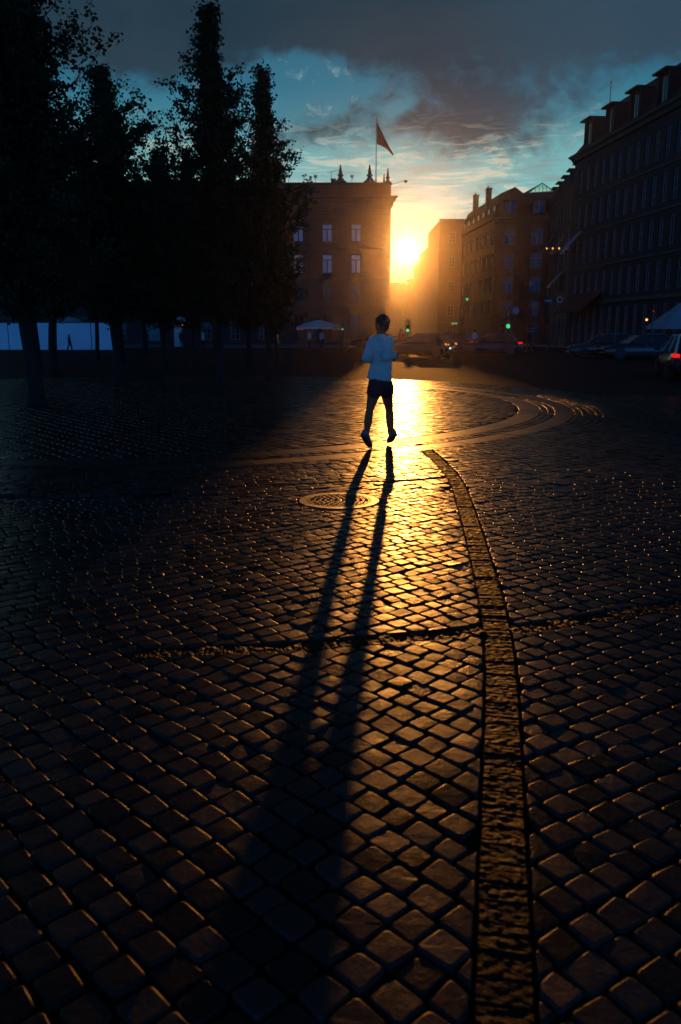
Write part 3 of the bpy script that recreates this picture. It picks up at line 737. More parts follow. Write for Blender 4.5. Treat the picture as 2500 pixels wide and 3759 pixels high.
# -- 4. narrow block with awnings between corner house and the tall house
YM0, YM1 = 117.0, 92.0
pm0 = (W(2014, 900, YM0).x, YM0); pm1 = (pm0[0] - 2.6 + 0.0, YM1)
Hm = W(2060, 668, 105).z - 1.6
t4, m4, L4 = block('apartment_building', 'dark narrow-windowed house with awnings wedged between the corner house and the tall house', pm0, pm1, Hm, 12, M['stucco'], 2.4, 1.1, 5, 2.0, roof=(2.0, 6), dormers=6, dsz=(1.6, 2.0))
# -- 5. tall house filling the right edge
YT0, YT1 = 85.0, 56.0
c0 = W(2112, 600, YT0); pt0 = (c0.x, YT0); pt1 = (c0.x + 0.0977 * (YT0 - YT1), YT1)
Ht = W(2112, 582, YT0).z
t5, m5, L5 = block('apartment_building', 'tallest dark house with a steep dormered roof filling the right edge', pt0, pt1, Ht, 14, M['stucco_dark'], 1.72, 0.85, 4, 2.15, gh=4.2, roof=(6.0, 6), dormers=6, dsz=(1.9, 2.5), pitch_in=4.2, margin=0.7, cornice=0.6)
p = W(2233, 465, 78); zt = W(2233, 303, 78).z
fp = MB(); fp.loft([(0, 0, 0), (0, 0, zt - p.z + 3)], [0.06, 0.025], 8); fp.ell((0, 0, zt - p.z + 3.03), (0.07,) * 3); o = fp.build('flagpole', M['dark_metal']); o.location = (p.x, 78, p.z - 3); tag(o, 'bare thin flagpole without a flag on the roof of the tallest house', 'flagpole')
# -- 6. houses down the street
def far_block(px0, px1, py, Y, depth, label, m_, roof=None, bay=3.0):
    a, b = W(px0, 950, Y).x, W(px1, 950, Y).x
    return block('street_house', label, (a, Y), (b, Y), W((px0 + px1) / 2, py, Y).z, depth, m_, bay, 1.1, 4, 1.8, roof=roof, roofm=M['tile'], margin=0.3)
far_block(1612, 1706, 808, 150, 20, 'flat topped gable house down the street, just left of the chimneyed corner house', M['brick_yellow'])
far_block(1572, 1625, 906, 185, 20, 'second house down the street, a step lower than the flat topped gable', M['stucco'], bay=2.6)
far_block(1548, 1590, 952, 225, 25, 'third and lowest house down the street right beside the sun', M['brick_yellow'], bay=2.6)
far_block(1415, 1500, 1040, 290, 10, 'distant low house closing the end of the street under the sun', M['stucco'])
far_block(1500, 1575, 1026, 300, 10, 'distant low tiled house at the street end, right of the sun', M['brick_red'])

# ------------------------------------------------------------------ awnings, lamps and signs on the houses
M['lamp_warm'] = mat('warm lamp glow', (0.8, 0.4, 0.1), 0.5, var=0, emit=(1.0, 0.42, 0.10), estr=1.6)
M['green_on'] = mat('green signal light', (0.05, 0.6, 0.2), 0.4, var=0, emit=(0.05, 0.85, 0.32), estr=0.8)
M['red_on'] = mat('red tail light', (0.6, 0.02, 0.01), 0.35, var=0, emit=(1.0, 0.02, 0.01), estr=0.75)
M['red_dim'] = mat('dark red lens', (0.03, 0.004, 0.004), 0.3, var=0)
M['amber_on'] = mat('amber light', (0.8, 0.3, 0.02), 0.4, var=0, emit=(1.0, 0.34, 0.05), estr=1.0)
M['white_on'] = mat('white bicycle light', (0.8, 0.9, 1), 0.4, var=0, emit=(0.7, 0.9, 1.0), estr=1.6)
M['sign_on'] = mat('lit green sign', (0.3, 0.8, 0.6), 0.5, var=0, emit=(0.25, 0.75, 0.48), estr=0.55)
M['red_cloth'] = mat('dark red cloth', (0.09, 0.008, 0.008), 0.85, var=0.2)
M['sign_red'] = mat('red sign paint', (0.35, 0.04, 0.03), 0.5, var=0.1)
M['sign_blue'] = mat('blue sign paint', (0.05, 0.16, 0.35), 0.5, var=0.1)
def awning(parent, m, x, z, w, out, drop, mt):
    a = MB(); v = [m @ Vector(p) for p in ((x - w / 2, -0.04, z), (x + w / 2, -0.04, z), (x + w / 2, -out, z - drop), (x - w / 2, -out, z - drop), (x + w / 2, -out - .01, z - drop - 0.22), (x - w / 2, -out - .01, z - drop - 0.22))]
    a.add(v, [(0, 1, 2, 3), (3, 2, 4, 5)]); o = a.build('awning', mt, parent); s_ = o.modifiers.new('s', 'SOLIDIFY'); s_.thickness = 0.03
    b = MB()
    for sx in (-w / 2 + .05, w / 2 - .05): b.loft([m @ Vector((x + sx, -0.02, z - drop)), m @ Vector((x + sx, -out, z - drop))], [0.02, 0.02], 5)
    b.build('awning_arm', M['dark_metal'], o)
def onfac(t, m, px, py, Y):               # facade-local coordinates of a photo point
    q = m.inverted() @ (W(px, py, Y) - t.location); return q
for px, py, Y in ((2046, 862, 112), (2072, 868, 104), (2100, 862, 97)):
    q = onfac(t4, m4, px, py, Y); awning(t4, m4, q.x, q.z, 0.9, 1.3, 1.9, M['canvas_grey'])
for px, py, Y in ((2145, 850, 82.5),):
    q = onfac(t5, m5, px, py, Y); awning(t5, m5, q.x, q.z, 1.0, 1.7, 1.9, M['canvas_grey'])
q = onfac(t5, m5, 2165, 1100, 80); awning(t5, m5, q.x, 5.1, 7.5, 2.0, 1.6, M['red_cloth'])
q = onfac(t4, m4, 2060, 1000, 104); awning(t4, m4, q.x, q.z, 3.0, 1.5, 1.6, M['canvas_grey'])
for i, (px, lab) in enumerate(((2024, 'warm wall lamp on the awning house, first of four from the street'), (2040, 'warm wall lamp on the awning house, second of four from the street'), (2057, 'warm wall lamp on the awning house, third of four from the street'), (2080, 'warm wall lamp on the awning house, the one nearest the tall house'))):
    Y = 116 - i * 5.5; p = W(px, 912, Y); q = onfac(t4, m4, px, 912, Y)
    pw_ = t4.location + m4 @ Vector((q.x, -0.35, q.z)); t = thing('wall_lamp', pw_, lab, 'wall lamp', 'wall lamps on the awning house')
    a = MB(); a.loft([(0.38, 0, 0.12), (0.1, 0, 0.2), (0, 0, 0.14)], [0.025] * 3, 6); a.loft([(0, 0, 0.14), (0, 0, 0.1)], [0.04, 0.1], 8); a.build('bracket', M['dark_metal'], t)
    a = MB(); a.ell((0, 0, 0), (0.10, 0.10, 0.12), 10, 8); a.build('bulb', M['lamp_warm'], t)

def traffic_light(px, py, Y, r, label, n=3):
    p = W(px, py, Y); t = thing('traffic_light', (p.x, Y, 0), label, 'traffic light', 'traffic lights at the crossing'); z = p.z; s_ = r / 0.1
    a = MB(); a.loft([(0.0, 0.12, 0.0), (0, 0.12, 0.3), (0, 0.12, z + 0.75 * s_)], [0.08, 0.05, 0.045], 8); a.build('pole', M['dark_metal'], t)
    a = MB(); a.box((0, 0, z + 0.27 * s_), (0.28 * s_, 0.16, 0.86 * s_))
    for k in range(3):
        zz_ = z + k * 0.27 * s_; a.loft([(0, -0.08, zz_ + .004 + r * 0.1), (0, -0.2, zz_ - 0.004 + r * 0.1)], [(r * 1.12, r * 1.12), (r * 1.12, r * 1.12)], 12, cap=False)
    a.build('housing', M['dark_metal'], t)
    for k in range(3):
        b = MB(); b.ell((0, -0.085, z + k * 0.27 * s_), (r, 0.04, r), 12, 8); b.build('lens', M['green_on'] if k == 0 else M['red_dim'], t)
traffic_light(1714, 1099, 60, 0.10, 'tall traffic light shining green high over the street under the sun glow')
traffic_light(1864, 1198, 48, 0.125, 'traffic light shining brightest green below the round sign')
traffic_light(1496, 1213, 62, 0.115, 'green traffic light just right of the head of the jogger')
traffic_light(1258, 1209, 72, 0.085, 'green traffic light left of the jogger beside the big parasol')

def round_sign(px, py, Y, r, label, rim, face):
    p = W(px, py, Y); t = thing('round_sign', (p.x, Y, 0), label, 'sign')
    a = MB(); a.loft([(0, 0.05, 0), (0, 0.05, p.z + r)], [0.035, 0.03], 8); a.build('pole', M['dark_metal'], t)
    a = MB(); n = 24; a.prism([Vector((r * math.cos(2 * math.pi * k / n), 0.0, p.z + r * math.sin(2 * math.pi * k / n))) for k in range(n)], (0, 0.012, 0)); a.build('rim', rim, t)
    a = MB(); a.prism([Vector((r * 0.76 * math.cos(2 * math.pi * k / n), -0.006, p.z + r * 0.76 * math.sin(2 * math.pi * k / n))) for k in range(n)], (0, 0.005, 0)); a.build('face', face, t)
round_sign(1893, 1140, 50, 0.25, 'round road sign with a red rim and pale face on a thin post', M['sign_red'], M['canvas_grey'])
round_sign(2055, 1100, 62, 0.21, 'small round pale rimmed sign on a tall post before the awning house', M['canvas'], M['dark_metal'])
p = W(2013, 1105, 58); t = thing('street_sign', (p.x, 58, 0), 'narrow blue rectangular sign on a thin post beside the small round sign', 'sign')
a = MB(); a.loft([(0.2, 0.05, 0), (0.2, 0.05, p.z + 0.12)], [0.03, 0.03], 8); a.build('pole', M['dark_metal'], t)
a = MB(); a.box((0, 0, p.z), (0.5, 0.02, 0.17)); a.build('panel', M['sign_blue'], t)
p = W(1668, 1188, 95); t = thing('shop_sign', (p.x, 95, 0), 'small lit green sign glowing on a post across the street', 'sign')
a = MB(); a.loft([(0, 0.08, 0), (0, 0.08, p.z - 0.12)], [0.05, 0.05], 8); a.build('pole', M['dark_metal'], t)
a = MB(); a.box((0, 0.02, p.z), (0.7, 0.12, 0.34)); a.build('casing', M['dark_metal'], t)
a = MB()
for k, (w_, h_) in enumerate(((0.10, 0.24), (0.07, 0.24), (0.10, 0.18), (0.07, 0.24), (0.09, 0.24))): a.box((-0.26 + k * 0.13, -0.045, p.z), (w_, 0.01, h_))
a.build('lit_face', M['sign_on'], t)

# ------------------------------------------------------------------ parasols and the tent
def parasol(px, pe, pp, Y, width, label, bulbs=0, bulbm=None, cloth=None, name='parasol', sides=8, sq=1.0, ex=1.55):
    e = W(px, pe, Y); pk = W(px, pp, Y).z; t = thing(name, (e.x, Y, 0), label, 'parasol'); r = width / 2
    a = MB(); a.loft([(0, 0, 0), (0, 0, pk)], [0.035, 0.03], 8); a.ell((0, 0, pk + 0.03), (0.05, 0.05, 0.06)); a.build('pole', M['dark_metal'], t)
    a = MB(); a.loft([(0, 0, 0.0), (0, 0, 0.08), (0, 0, 0.1)], [0.38, 0.36, 0.06], 16); a.build('base', M['dark_metal'], t)
    a = MB(); n = sides * 6; rings = 9
    for j in range(rings + 1):
        f = j / rings
        for k in range(n):
            ang_ = 2 * math.pi * k / n; seg = abs(((k / 6.0) % 1) - 0.5) * 2
            rr_ = r * f * (0.93 + 0.07 * seg); z = e.z + (pk - e.z) * (1 - f ** ex) - 0.03 * f * (1 - seg)
            a.v.append((rr_ * math.cos(ang_), rr_ * math.sin(ang_) * sq, z))
    for k in range(n): a.v.append((a.v[rings * n + k][0], a.v[rings * n + k][1], e.z - 0.14))
    for j in range(rings + 1):
        for k in range(n): k2 = (k + 1) % n; a.f.append((j * n + k, j * n + k2, (j + 1) * n + k2, (j + 1) * n + k))
    o = a.build('canopy', cloth or M['canvas'], t); s_ = o.modifiers.new('s', 'SOLIDIFY'); s_.thickness = 0.012
    a = MB()
    for k in range(sides):
        an_ = 2 * math.pi * k / sides; c_, s__ = math.cos(an_), math.sin(an_)
        a.loft([(0, 0, pk - 0.06), (r * 0.9 * c_, r * 0.9 * s__ * sq, e.z + 0.02)], [0.012, 0.012], 5); a.loft([(0, 0, e.z - 0.1), (r * 0.45 * c_, r * 0.45 * s__ * sq, e.z + (pk - e.z) * 0.6)], [0.012, 0.012], 5)
    a.build('ribs', M['dark_metal'], t)
    for k in range(bulbs):
        an_ = math.pi + math.pi * (k + 0.5 + random.uniform(-.25, .25)) / bulbs; b = MB(); b.ell((r * 0.97 * math.cos(an_), r * 0.97 * math.sin(an_) * sq, e.z - 0.2), (0.032, 0.032, 0.045), 8, 6); b.build('bulb', bulbm, t)
    return t
M['bulb_dim'] = mat('dim string bulb', (0.6, 0.2, 0.05), 0.5, var=0, emit=(1.0, 0.22, 0.04), estr=0.5)
M['canvas_cafe'] = mat('off white canvas', (0.55, 0.5, 0.5), 0.8, var=0.1, vscale=2)
parasol(1170, 1201, 1176, 74, 3.9, 'wide pale cafe parasol with small orange bulbs along its edge, left of the jogger', 13, M['bulb_dim'], M['canvas_cafe'])
parasol(2500, 1200, 1106, 52, 4.3, 'peaked grey canvas parasol cut off by the right edge', 0, None, M['canvas_grey'], ex=1.02)
parasol(250, 1180, 1162, 78, 2.6, 'small grey parasol above the white hoarding behind the trunks', 0, None, M['canvas_grey'])
# lamps by the tent
for px, py, lab in ((2374, 1174, 'bare orange bulb lamp on a post beside the peaked parasol'), (2399, 1142, 'smaller red orange lamp higher up beside the peaked parasol')):
    p = W(px, py, 50); t = thing('post_lamp', (p.x, 50, 0), lab, 'lamp')
    a = MB(); a.loft([(0, 0.1, 0), (0, 0.1, p.z + 0.15), (0, 0, p.z + 0.16), (0, 0, p.z + 0.08)], [0.03, 0.02, 0.02, 0.02], 6); a.build('post', M['dark_metal'], t)
    r_ = 0.075 if py > 1150 else 0.04; a = MB(); a.ell((-0.0, 0, p.z), (r_, r_, r_)); a.build('bulb', M['lamp_warm'] if py > 1150 else M['red_on'], t)

# white hoarding, kiosk
YH = 72.0; x0 = W(20, 1235, YH).x - 2.0; x1 = W(446, 1235, YH).x; zt = W(250, 1186, YH).z
t = thing('white_hoarding', ((x0 + x1) / 2, YH, 0), 'long white site hoarding glowing blue in the dusk behind the tree trunks', 'hoarding')
hx = (x0 + x1) / 2; segs = [(W(a_, 1235, YH).x, W(b_, 1235, YH).x) for a_, b_ in ((-70, 30), (32, 100), (102, 190), (192, 334), (336, 444))]
for s0, s1 in segs:
    a = MB(); a.box(((s0 + s1) / 2 - hx, 0, (zt + 0.02) / 2), (s1 - s0 - 0.03, 0.04, zt - 0.02)); a.build('panel', M['hoarding'], t)
a = MB(); a.box((0, 0.0, zt + 0.035), (x1 - x0, 0.10, 0.06)); a.box((0, 0.06, 0.05), (x1 - x0, 0.08, 0.1))
for s0, s1 in segs: a.box((s0 - hx, 0.06, zt / 2), (0.08, 0.07, zt))
a.build('frame', M['dark_metal'], t)
YK = 80.0
t = thing('kiosk', (W(668, 1230, YK).x, YK, 0), 'small dark kiosk with a pale canopy and lit orange bulbs between the trunks', 'kiosk'); hx = t.location.x
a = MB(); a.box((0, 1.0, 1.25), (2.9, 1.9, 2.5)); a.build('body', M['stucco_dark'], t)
a = MB(); a.prism([Vector((-1.6, -0.9, 2.35)), Vector((-1.6, 0.1, 2.95)), Vector((-1.6, 2.1, 2.95)), Vector((-1.6, 2.1, 2.52)), Vector((-1.6, -0.9, 2.28))], (3.2, 0, 0)); a.build('canopy', M['canvas_grey'], t)
a = MB(); a.box((-0.35, 0.02, 1.0), (0.8, 0.05, 1.7)); a.box((-0.35, 0.02, 2.02), (0.8, 0.05, 0.3)); a.build('door', M['canvas'], t)
for x_ in (0.25, 1.2): a = MB(); a.ell((x_, -0.85, 2.2), (0.055, 0.055, 0.07)); a.build('bulb', M['lamp_warm'], t)
p = W(570, 1230, 84); t = thing('info_board', (p.x, 84, 0), 'pale teal notice board standing left of the kiosk', 'notice board')
M['teal'] = mat('pale teal board', (0.16, 0.24, 0.24), 0.7, var=0.2, vscale=1.5)
a = MB(); a.box((0, 0, 1.5), (1.2, 0.08, 1.7)); a.build('panel', M['teal'], t)
for s_ in (-.55, .55): a = MB(); a.box((s_, 0.08, 1.2), (0.07, 0.07, 2.4)); a.build('leg', M['dark_metal'], t)

# ------------------------------------------------------------------ trees
def make_tree(H, prof, nlimb, nleaf, seed, base_h=2.0, tr=0.13, leafsz=0.085):
    rg = np.random.default_rng(seed); py = random.Random(seed)
    hs = [p_[0] for p_ in prof]; rs_ = [p_[1] for p_ in prof]
    tk = MB(); pts = [(0.0, 0.0, 0.0), (0, 0, 0.12)]
    lean = (py.uniform(-.12, .12), py.uniform(-.12, .12)); nseg = 14
    axis = lambda z: Vector((lean[0] * math.sin(z * 0.7) + 0.03 * math.sin(z * 2.1), lean[1] * math.sin(z * 0.6 + 1) + 0.03 * math.cos(z * 1.7) - 0.03, z))
    zs = [0, 0.15, 0.5] + [0.5 + (H - 0.8) * k / nseg for k in range(1, nseg + 1)]
    tk.loft([axis(z) for z in zs], [tr * 1.5, tr * 1.1] + [max(0.012, tr * (1 - z / H) ** 0.8) for z in zs[2:]], 9)
    twig = MB(); tips = []
    for k in range(nlimb):
        f = (k + py.random()) / nlimb; f = f ** 0.9; z0 = base_h * 0.85 + (H - base_h * 0.85 - 0.25) * f
        ztip_guess = z0 + 0.6; rmax = np.interp(min(1, ztip_guess / H), hs, rs_) * (py.uniform(0.3, 0.95) if py.random() < 0.68 else py.uniform(1.0, 1.6))
        az = k * 2.39996 + py.uniform(-.4, .4); d = Vector((math.cos(az), math.sin(az), 0)); up = py.uniform(0.5, 1.3) * (0.75 + 0.5 * f)
        Lr = max(0.18, rmax); s0 = axis(z0); pts = []
        nn = 6
        for j in range(nn + 1):
            u = j / nn; pts.append(s0 + d * (Lr * u) + Vector((0, 0, Lr * up * (u ** 1.25) * 0.9)) + Vector((py.gauss(0, .03), py.gauss(0, .03), py.gauss(0, .03))) * u)
        twig.loft(pts, [max(0.005, 0.03 * (1 - f * 0.6) * (1 - 0.85 * j / nn)) for j in range(nn + 1)], 4)
        for j in range(1, nn + 1):
            w_ = 1.0 if j > 1 else 0.5
            tips.append((pts[j], pts[j] - pts[j - 1], w_))
            for _ in range(2):
                dd = Vector((py.gauss(0, 1), py.gauss(0, 1), py.uniform(-0.2, 1.1))).normalized() * py.uniform(0.3, 1.0) * min(0.40, 0.10 + 0.32 * Lr)
                twig.loft([pts[j], pts[j] + dd * 0.6, pts[j] + dd + Vector((0, 0, -0.03))], [0.006, 0.004, 0.002], 3); tips.append((pts[j] + dd * 0.6, dd, 1.0)); tips.append((pts[j] + dd, dd, 0.8))
    top = axis(H - 0.3)
    for k in range(7): tips.append((top + Vector((py.gauss(0, .06), py.gauss(0, .06), 0.08 * k - 0.15)), Vector((0, 0, 1)), 0.7))
    P_ = np.array([tuple(t_[0]) for t_ in tips]); w = np.array([t_[2] * (0.10 + np.interp(t_[0].z / H, hs, rs_) / max(rs_)) for t_ in tips]); w /= w.sum()
    ci = rg.choice(len(P_), nleaf, p=w); cen = P_[ci] + rg.normal(0, 0.085, (nleaf, 3)) * 0.8 * np.array([1, 1, 0.9])
    # three angles per leaf
    th = rg.uniform(0, 2 * np.pi, nleaf); el = rg.uniform(-1.2, 0.5, nleaf); s_ = leafsz * rg.uniform(0.65, 1.2, nleaf)
    a = np.stack([np.cos(th) * np.cos(el), np.sin(th) * np.cos(el), np.sin(el)], 1)
    rv = rg.normal(0, 1, (nleaf, 3)); b = np.cross(a, rv); b /= np.linalg.norm(b, axis=1)[:, None]; c = np.cross(a, b)
    V = np.empty((nleaf, 4, 3)); V[:, 0] = cen - a * s_[:, None] * 0.5; V[:, 2] = cen + a * s_[:, None] * 0.55
    V[:, 1] = cen + b * s_[:, None] * 0.42 + c * s_[:, None] * 0.12; V[:, 3] = cen - b * s_[:, None] * 0.42 + c * s_[:, None] * 0.12
    me = bpy.data.meshes.new('crown'); nv = nleaf * 4
    me.vertices.add(nv); me.vertices.foreach_set('co', V.reshape(-1)); me.loops.add(nv); me.loops.foreach_set('vertex_index', np.arange(nv, dtype=np.int32))
    me.polygons.add(nleaf); me.polygons.foreach_set('loop_start', np.arange(0, nv, 4, dtype=np.int32)); me.polygons.foreach_set('loop_total', np.full(nleaf, 4, dtype=np.int32)); me.update(); me.validate(); me.materials.append(M['leaf'])
    crown = bpy.data.objects.new('crown', me); col.objects.link(crown)
    t = thing('linden_tree', (0, 0, 0), 'x', 'tree'); crown.parent = t
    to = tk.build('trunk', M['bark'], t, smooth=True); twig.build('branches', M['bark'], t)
    return t
def hy(py, Y): return W(1250, py, Y).z
def tree_from(px, Y, pts, nlimb, nleaf, seed, label, tr=0.13, base=1.9):
    H = hy(pts[0][0], Y); prof = sorted([(hy(p_, Y) / H, w_ / 3000 * Y) for p_, w_ in pts])
    t = make_tree(H, prof, nlimb, nleaf, seed, base, tr); t.location = (W(px, 1000, Y).x, Y, 0); t['label'] = label; t['group'] = 'trees in rows on the left of the square'
    return t
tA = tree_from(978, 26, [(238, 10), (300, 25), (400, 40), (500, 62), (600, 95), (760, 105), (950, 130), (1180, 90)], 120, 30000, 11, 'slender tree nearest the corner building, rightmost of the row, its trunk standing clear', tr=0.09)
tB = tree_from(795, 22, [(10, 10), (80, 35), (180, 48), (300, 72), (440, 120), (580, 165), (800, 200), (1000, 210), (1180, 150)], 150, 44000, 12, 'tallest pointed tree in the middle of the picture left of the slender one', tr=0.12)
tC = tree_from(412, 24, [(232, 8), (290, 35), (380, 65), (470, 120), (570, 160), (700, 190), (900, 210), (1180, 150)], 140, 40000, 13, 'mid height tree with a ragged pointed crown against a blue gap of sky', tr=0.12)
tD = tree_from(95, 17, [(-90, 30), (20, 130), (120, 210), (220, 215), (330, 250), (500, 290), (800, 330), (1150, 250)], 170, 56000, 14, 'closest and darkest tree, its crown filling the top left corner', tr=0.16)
def tree_copy(src, px, Y, sc, rz, label):
    c = copy_tree(src); c.location = (W(px, 1000, Y).x, Y, 0); c.scale = (sc * 1.08, sc * 1.08, sc); c.rotation_euler = (0, 0, rz); c['label'] = label
    return c
tree_copy(tC, 590, 31, 0.92, 1.0, 'lower tree filling the dip between the two pointed crowns')
tree_copy(tC, 176, 29, 1.12, 2.2, 'tree behind the left crowns with its trunk before the white hoarding')
tree_copy(tA, 700, 36, 0.98, 3.0, 'back row tree hidden behind the tallest pointed tree')
tree_copy(tC, 905, 38, 0.90, 4.0, 'back row tree between the tallest and the slender tree')
tree_copy(tC, 1010, 44, 0.80, 5.2, 'furthest back row tree peeping out right of the slender trunk')
tree_copy(tC, 430, 40, 1.15, 0.5, 'back row tree whose trunk ends the white hoarding on the right')
tree_copy(tA, 340, 46, 1.25, 1.7, 'thin trunked tree standing before the middle of the white hoarding')
tree_copy(tC, 110, 36, 1.2, 5.0, 'second row tree at the left edge behind the darkest tree')
tree_copy(tC, 170, 50, 1.4, 2.9, 'far tree with a thick trunk near the left end of the hoarding')
tree_copy(tC, 780, 52, 1.2, 3.9, 'far tree in front of the dark building, left of the kiosk canopy')
tree_copy(tC, 520, 54, 1.3, 0.2, 'far tree in front of the dark building beside the notice board')

# ------------------------------------------------------------------ people
M['skin'] = mat('skin', (0.48, 0.11, 0.035), 0.6, var=0.12, vscale=15, spec=0.12)
M['hair'] = mat('dark brown hair', (0.03, 0.018, 0.012), 0.55, var=0.3, vscale=60)
M['shirt'] = mat('white running shirt', (0.58, 0.55, 0.47), 0.8, var=0.05, vscale=6, bump=0.012, bscale=9)
M['shorts'] = mat('black shorts', (0.018, 0.016, 0.018), 0.8, var=0.2, vscale=6, bump=0.01, bscale=12)
M['shoe'] = mat('grey running shoe', (0.13, 0.15, 0.18), 0.6, var=0.25, vscale=30)
M['sole'] = mat('dark rubber sole', (0.04, 0.045, 0.05), 0.7, var=0.2)
M['sock'] = mat('white sock', (0.4, 0.42, 0.45), 0.8, var=0.1)
def remesh(o, vox, sm=3):
    r_ = o.modifiers.new('remesh', 'REMESH'); r_.mode = 'VOXEL'; r_.voxel_size = vox; r_.use_smooth_shade = True
    if sm: s_ = o.modifiers.new('smooth', 'SMOOTH'); s_.factor = 0.5; s_.iterations = sm
def limb(mb, a, b, rs_, n=12, bulge=None):
    a, b = Vector(a), Vector(b); k = len(rs_); pts = [a.lerp(b, i / (k - 1)) for i in range(k)]
    if bulge:
        for i in range(k): pts[i] += Vector(bulge) * math.sin(math.pi * i / (k - 1))
    mb.loft(pts, rs_, n); mb.ell(a, (rs_[0] * .98,) * 3, 12, 8); mb.ell(b, (rs_[-1] * .98,) * 3, 12, 8)
def hand(mb, wrist, dirv, palm_n, curl=0.9, side=1):
    d = Vector(dirv).normalized(); n = Vector(palm_n).normalized(); n = (n - d * n.dot(d)).normalized(); s_ = d.cross(n) * side
    w = Vector(wrist); mb.loft([w - d * .01, w + d * 0.03, w + d * 0.07, w + d * 0.085], [(0.026, 0.022), (0.036, 0.018), (0.040, 0.017), (0.036, 0.014)], 12, ref=n)
    for k, (off, ln) in enumerate(((-0.028, 0.062), (-0.009, 0.072), (0.010, 0.067), (0.027, 0.052))):
        p_ = w + d * 0.08 + s_ * off; pts = [p_]; a_ = 0.25
        for seg in (0.42, 0.32, 0.26):
            a_ += curl * (0.9 + 0.06 * k); pts.append(pts[-1] + (d * math.cos(a_) + n * math.sin(a_)) * ln * seg)
        mb.loft(pts, [0.0095, 0.009, 0.0085, 0.007], 8, ref=s_)
    p_ = w + d * 0.03 - s_ * 0.032; mb.loft([p_, p_ + (d * 0.6 - s_ * 0.5 + n * 0.45).normalized() * 0.035, p_ + (d * 0.9 + n * 0.75).normalized() * 0.06], [0.013, 0.0115, 0.009], 8, ref=n)
def head_mesh(mb, c, face, sc=1.0):
    """face: horizontal unit vector the face looks along"""
    f = Vector(face).normalized(); s_ = Vector((-f.y, f.x, 0)); rot = Matrix(((s_.x, f.x, 0), (s_.y, f.y, 0), (0, 0, 1))).to_4x4(); mt = Matrix.Translation(c) @ rot @ Matrix.Scale(sc, 4)
    P_ = lambda x, y, z: mt @ Vector((x, y, z)); r3 = rot.to_3x3()
    mb.ell(P_(0, -0.012, 0.02), (0.076 * sc, 0.094 * sc, 0.092 * sc), 18, 14, r3)
    mb.ell(P_(0, 0.018, -0.045), (0.058 * sc, 0.066 * sc, 0.062 * sc), 16, 12, r3)
    mb.ell(P_(0, 0.055, -0.088), (0.026 * sc, 0.026 * sc, 0.022 * sc), 10, 8, r3)         # chin
    mb.loft([P_(0, 0.078, 0.012), P_(0, 0.094, -0.012), P_(0, 0.102, -0.028), P_(0, 0.082, -0.036)], [0.008 * sc, 0.011 * sc, 0.014 * sc, 0.009 * sc], 8)
    mb.loft([P_(-0.022, 0.074, -0.060), P_(0, 0.086, -0.058), P_(0.022, 0.074, -0.060)], [0.006 * sc, 0.010 * sc, 0.006 * sc], 8, ref=(0, 0, 1))
    mb.loft([P_(-0.04, 0.070, 0.024), P_(0, 0.085, 0.022), P_(0.04, 0.070, 0.024)], [0.008 * sc, 0.008 * sc, 0.008 * sc], 8, ref=(0, 0, 1))
    for q in (-1, 1):
        mb.ell(P_(q * 0.077, -0.008, -0.012), (0.010 * sc, 0.020 * sc, 0.032 * sc), 10, 8, r3)
        mb.ell(P_(q * 0.029, 0.070, 0.004), (0.013 * sc, 0.012 * sc, 0.010 * sc), 8, 6, r3)
    return mt, r3
YR = 10.35
root_p = Vector((W(1396, 1400, YR).x, YR, 0))
run = thing('person', root_p, 'jogger seen from behind in a pale long sleeved shirt and black shorts, mid stride', 'person')
def J(px, py, dy=0.0): return W(px, py, YR + dy) - root_p
hd = J(1402, 1192, 0.10); nk = J(1400, 1240, 0.03)
shL, shR = J(1369, 1251, 0.0), J(1430, 1251, 0.0)
elL, wrL = J(1343, 1316, -0.07), J(1366, 1318, 0.16)
elR, wrR = J(1413, 1311, -0.13), J(1447, 1304, 0.02)
hpL, hpR = J(1381, 1412, 0), J(1415, 1412, 0)
knL, anL = J(1357, 1507, 0.03), J(1345, 1590, -0.12)
knR, anR = J(1429, 1505, 0.22), J(1434, 1592, 0.20)
def touch(px, pf, ps):
    a_ = -ray(px, pf).z / ray(px, pf).y; ys = G(px, ps).y; k = 1 / math.tan(SUN_EL) * math.cos(SUN_AZ)
    Yf = (ys + k * CAM_H) / (1 + k * a_); return Vector((W(px, pf, Yf).x, Yf, CAM_H - a_ * Yf)) - root_p
gL = touch(1357, 1644, 1650); gR = touch(1429, 1625, 1638)
toeL = gL + Vector((0, 0, 0.022))
body = MB()
mt, r3 = head_mesh(body, hd, (-0.62, 0.78, 0), 0.99)
body.loft([nk + Vector((0, -0.02, -0.05)), nk + Vector((0, 0.0, 0.0)), hd + Vector((0, -0.01, -0.07))], [0.066, 0.056, 0.053], 14)
body.loft([J(1396, 1418), J(1397, 1380), J(1398, 1345), J(1399, 1300), J(1400, 1268), J(1400, 1248), J(1400, 1238)], [(0.13, .095), (0.14, .10), (0.115, .085), (0.135, .09), (0.15, .095), (0.13, .08), (0.07, .06)], 16, ref=(0, 1, 0))
for sh, el, wr, q in ((shL, elL, wrL, -1), (shR, elR, wrR, 1)):
    limb(body, sh, el, [0.046, 0.044, 0.04, 0.036]); limb(body, el, wr, [0.036, 0.037, 0.031, 0.024])
hand(body, wrL, wrL - elL, (0.6, 0, -0.4), 0.95, -1); hand(body, wrR, (wrR - elR), (-0.3, 0.8, -0.3), 1.0, 1)
for hp, kn, an_, q in ((hpL, knL, anL, -1), (hpR, knR, anR, 1)):
    limb(body, hp, kn, [0.092, 0.086, 0.074, 0.060, 0.050], 14); limb(body, kn, an_, [0.048, 0.053, 0.053, 0.042, 0.032], 14, bulge=(0, -0.018, 0))
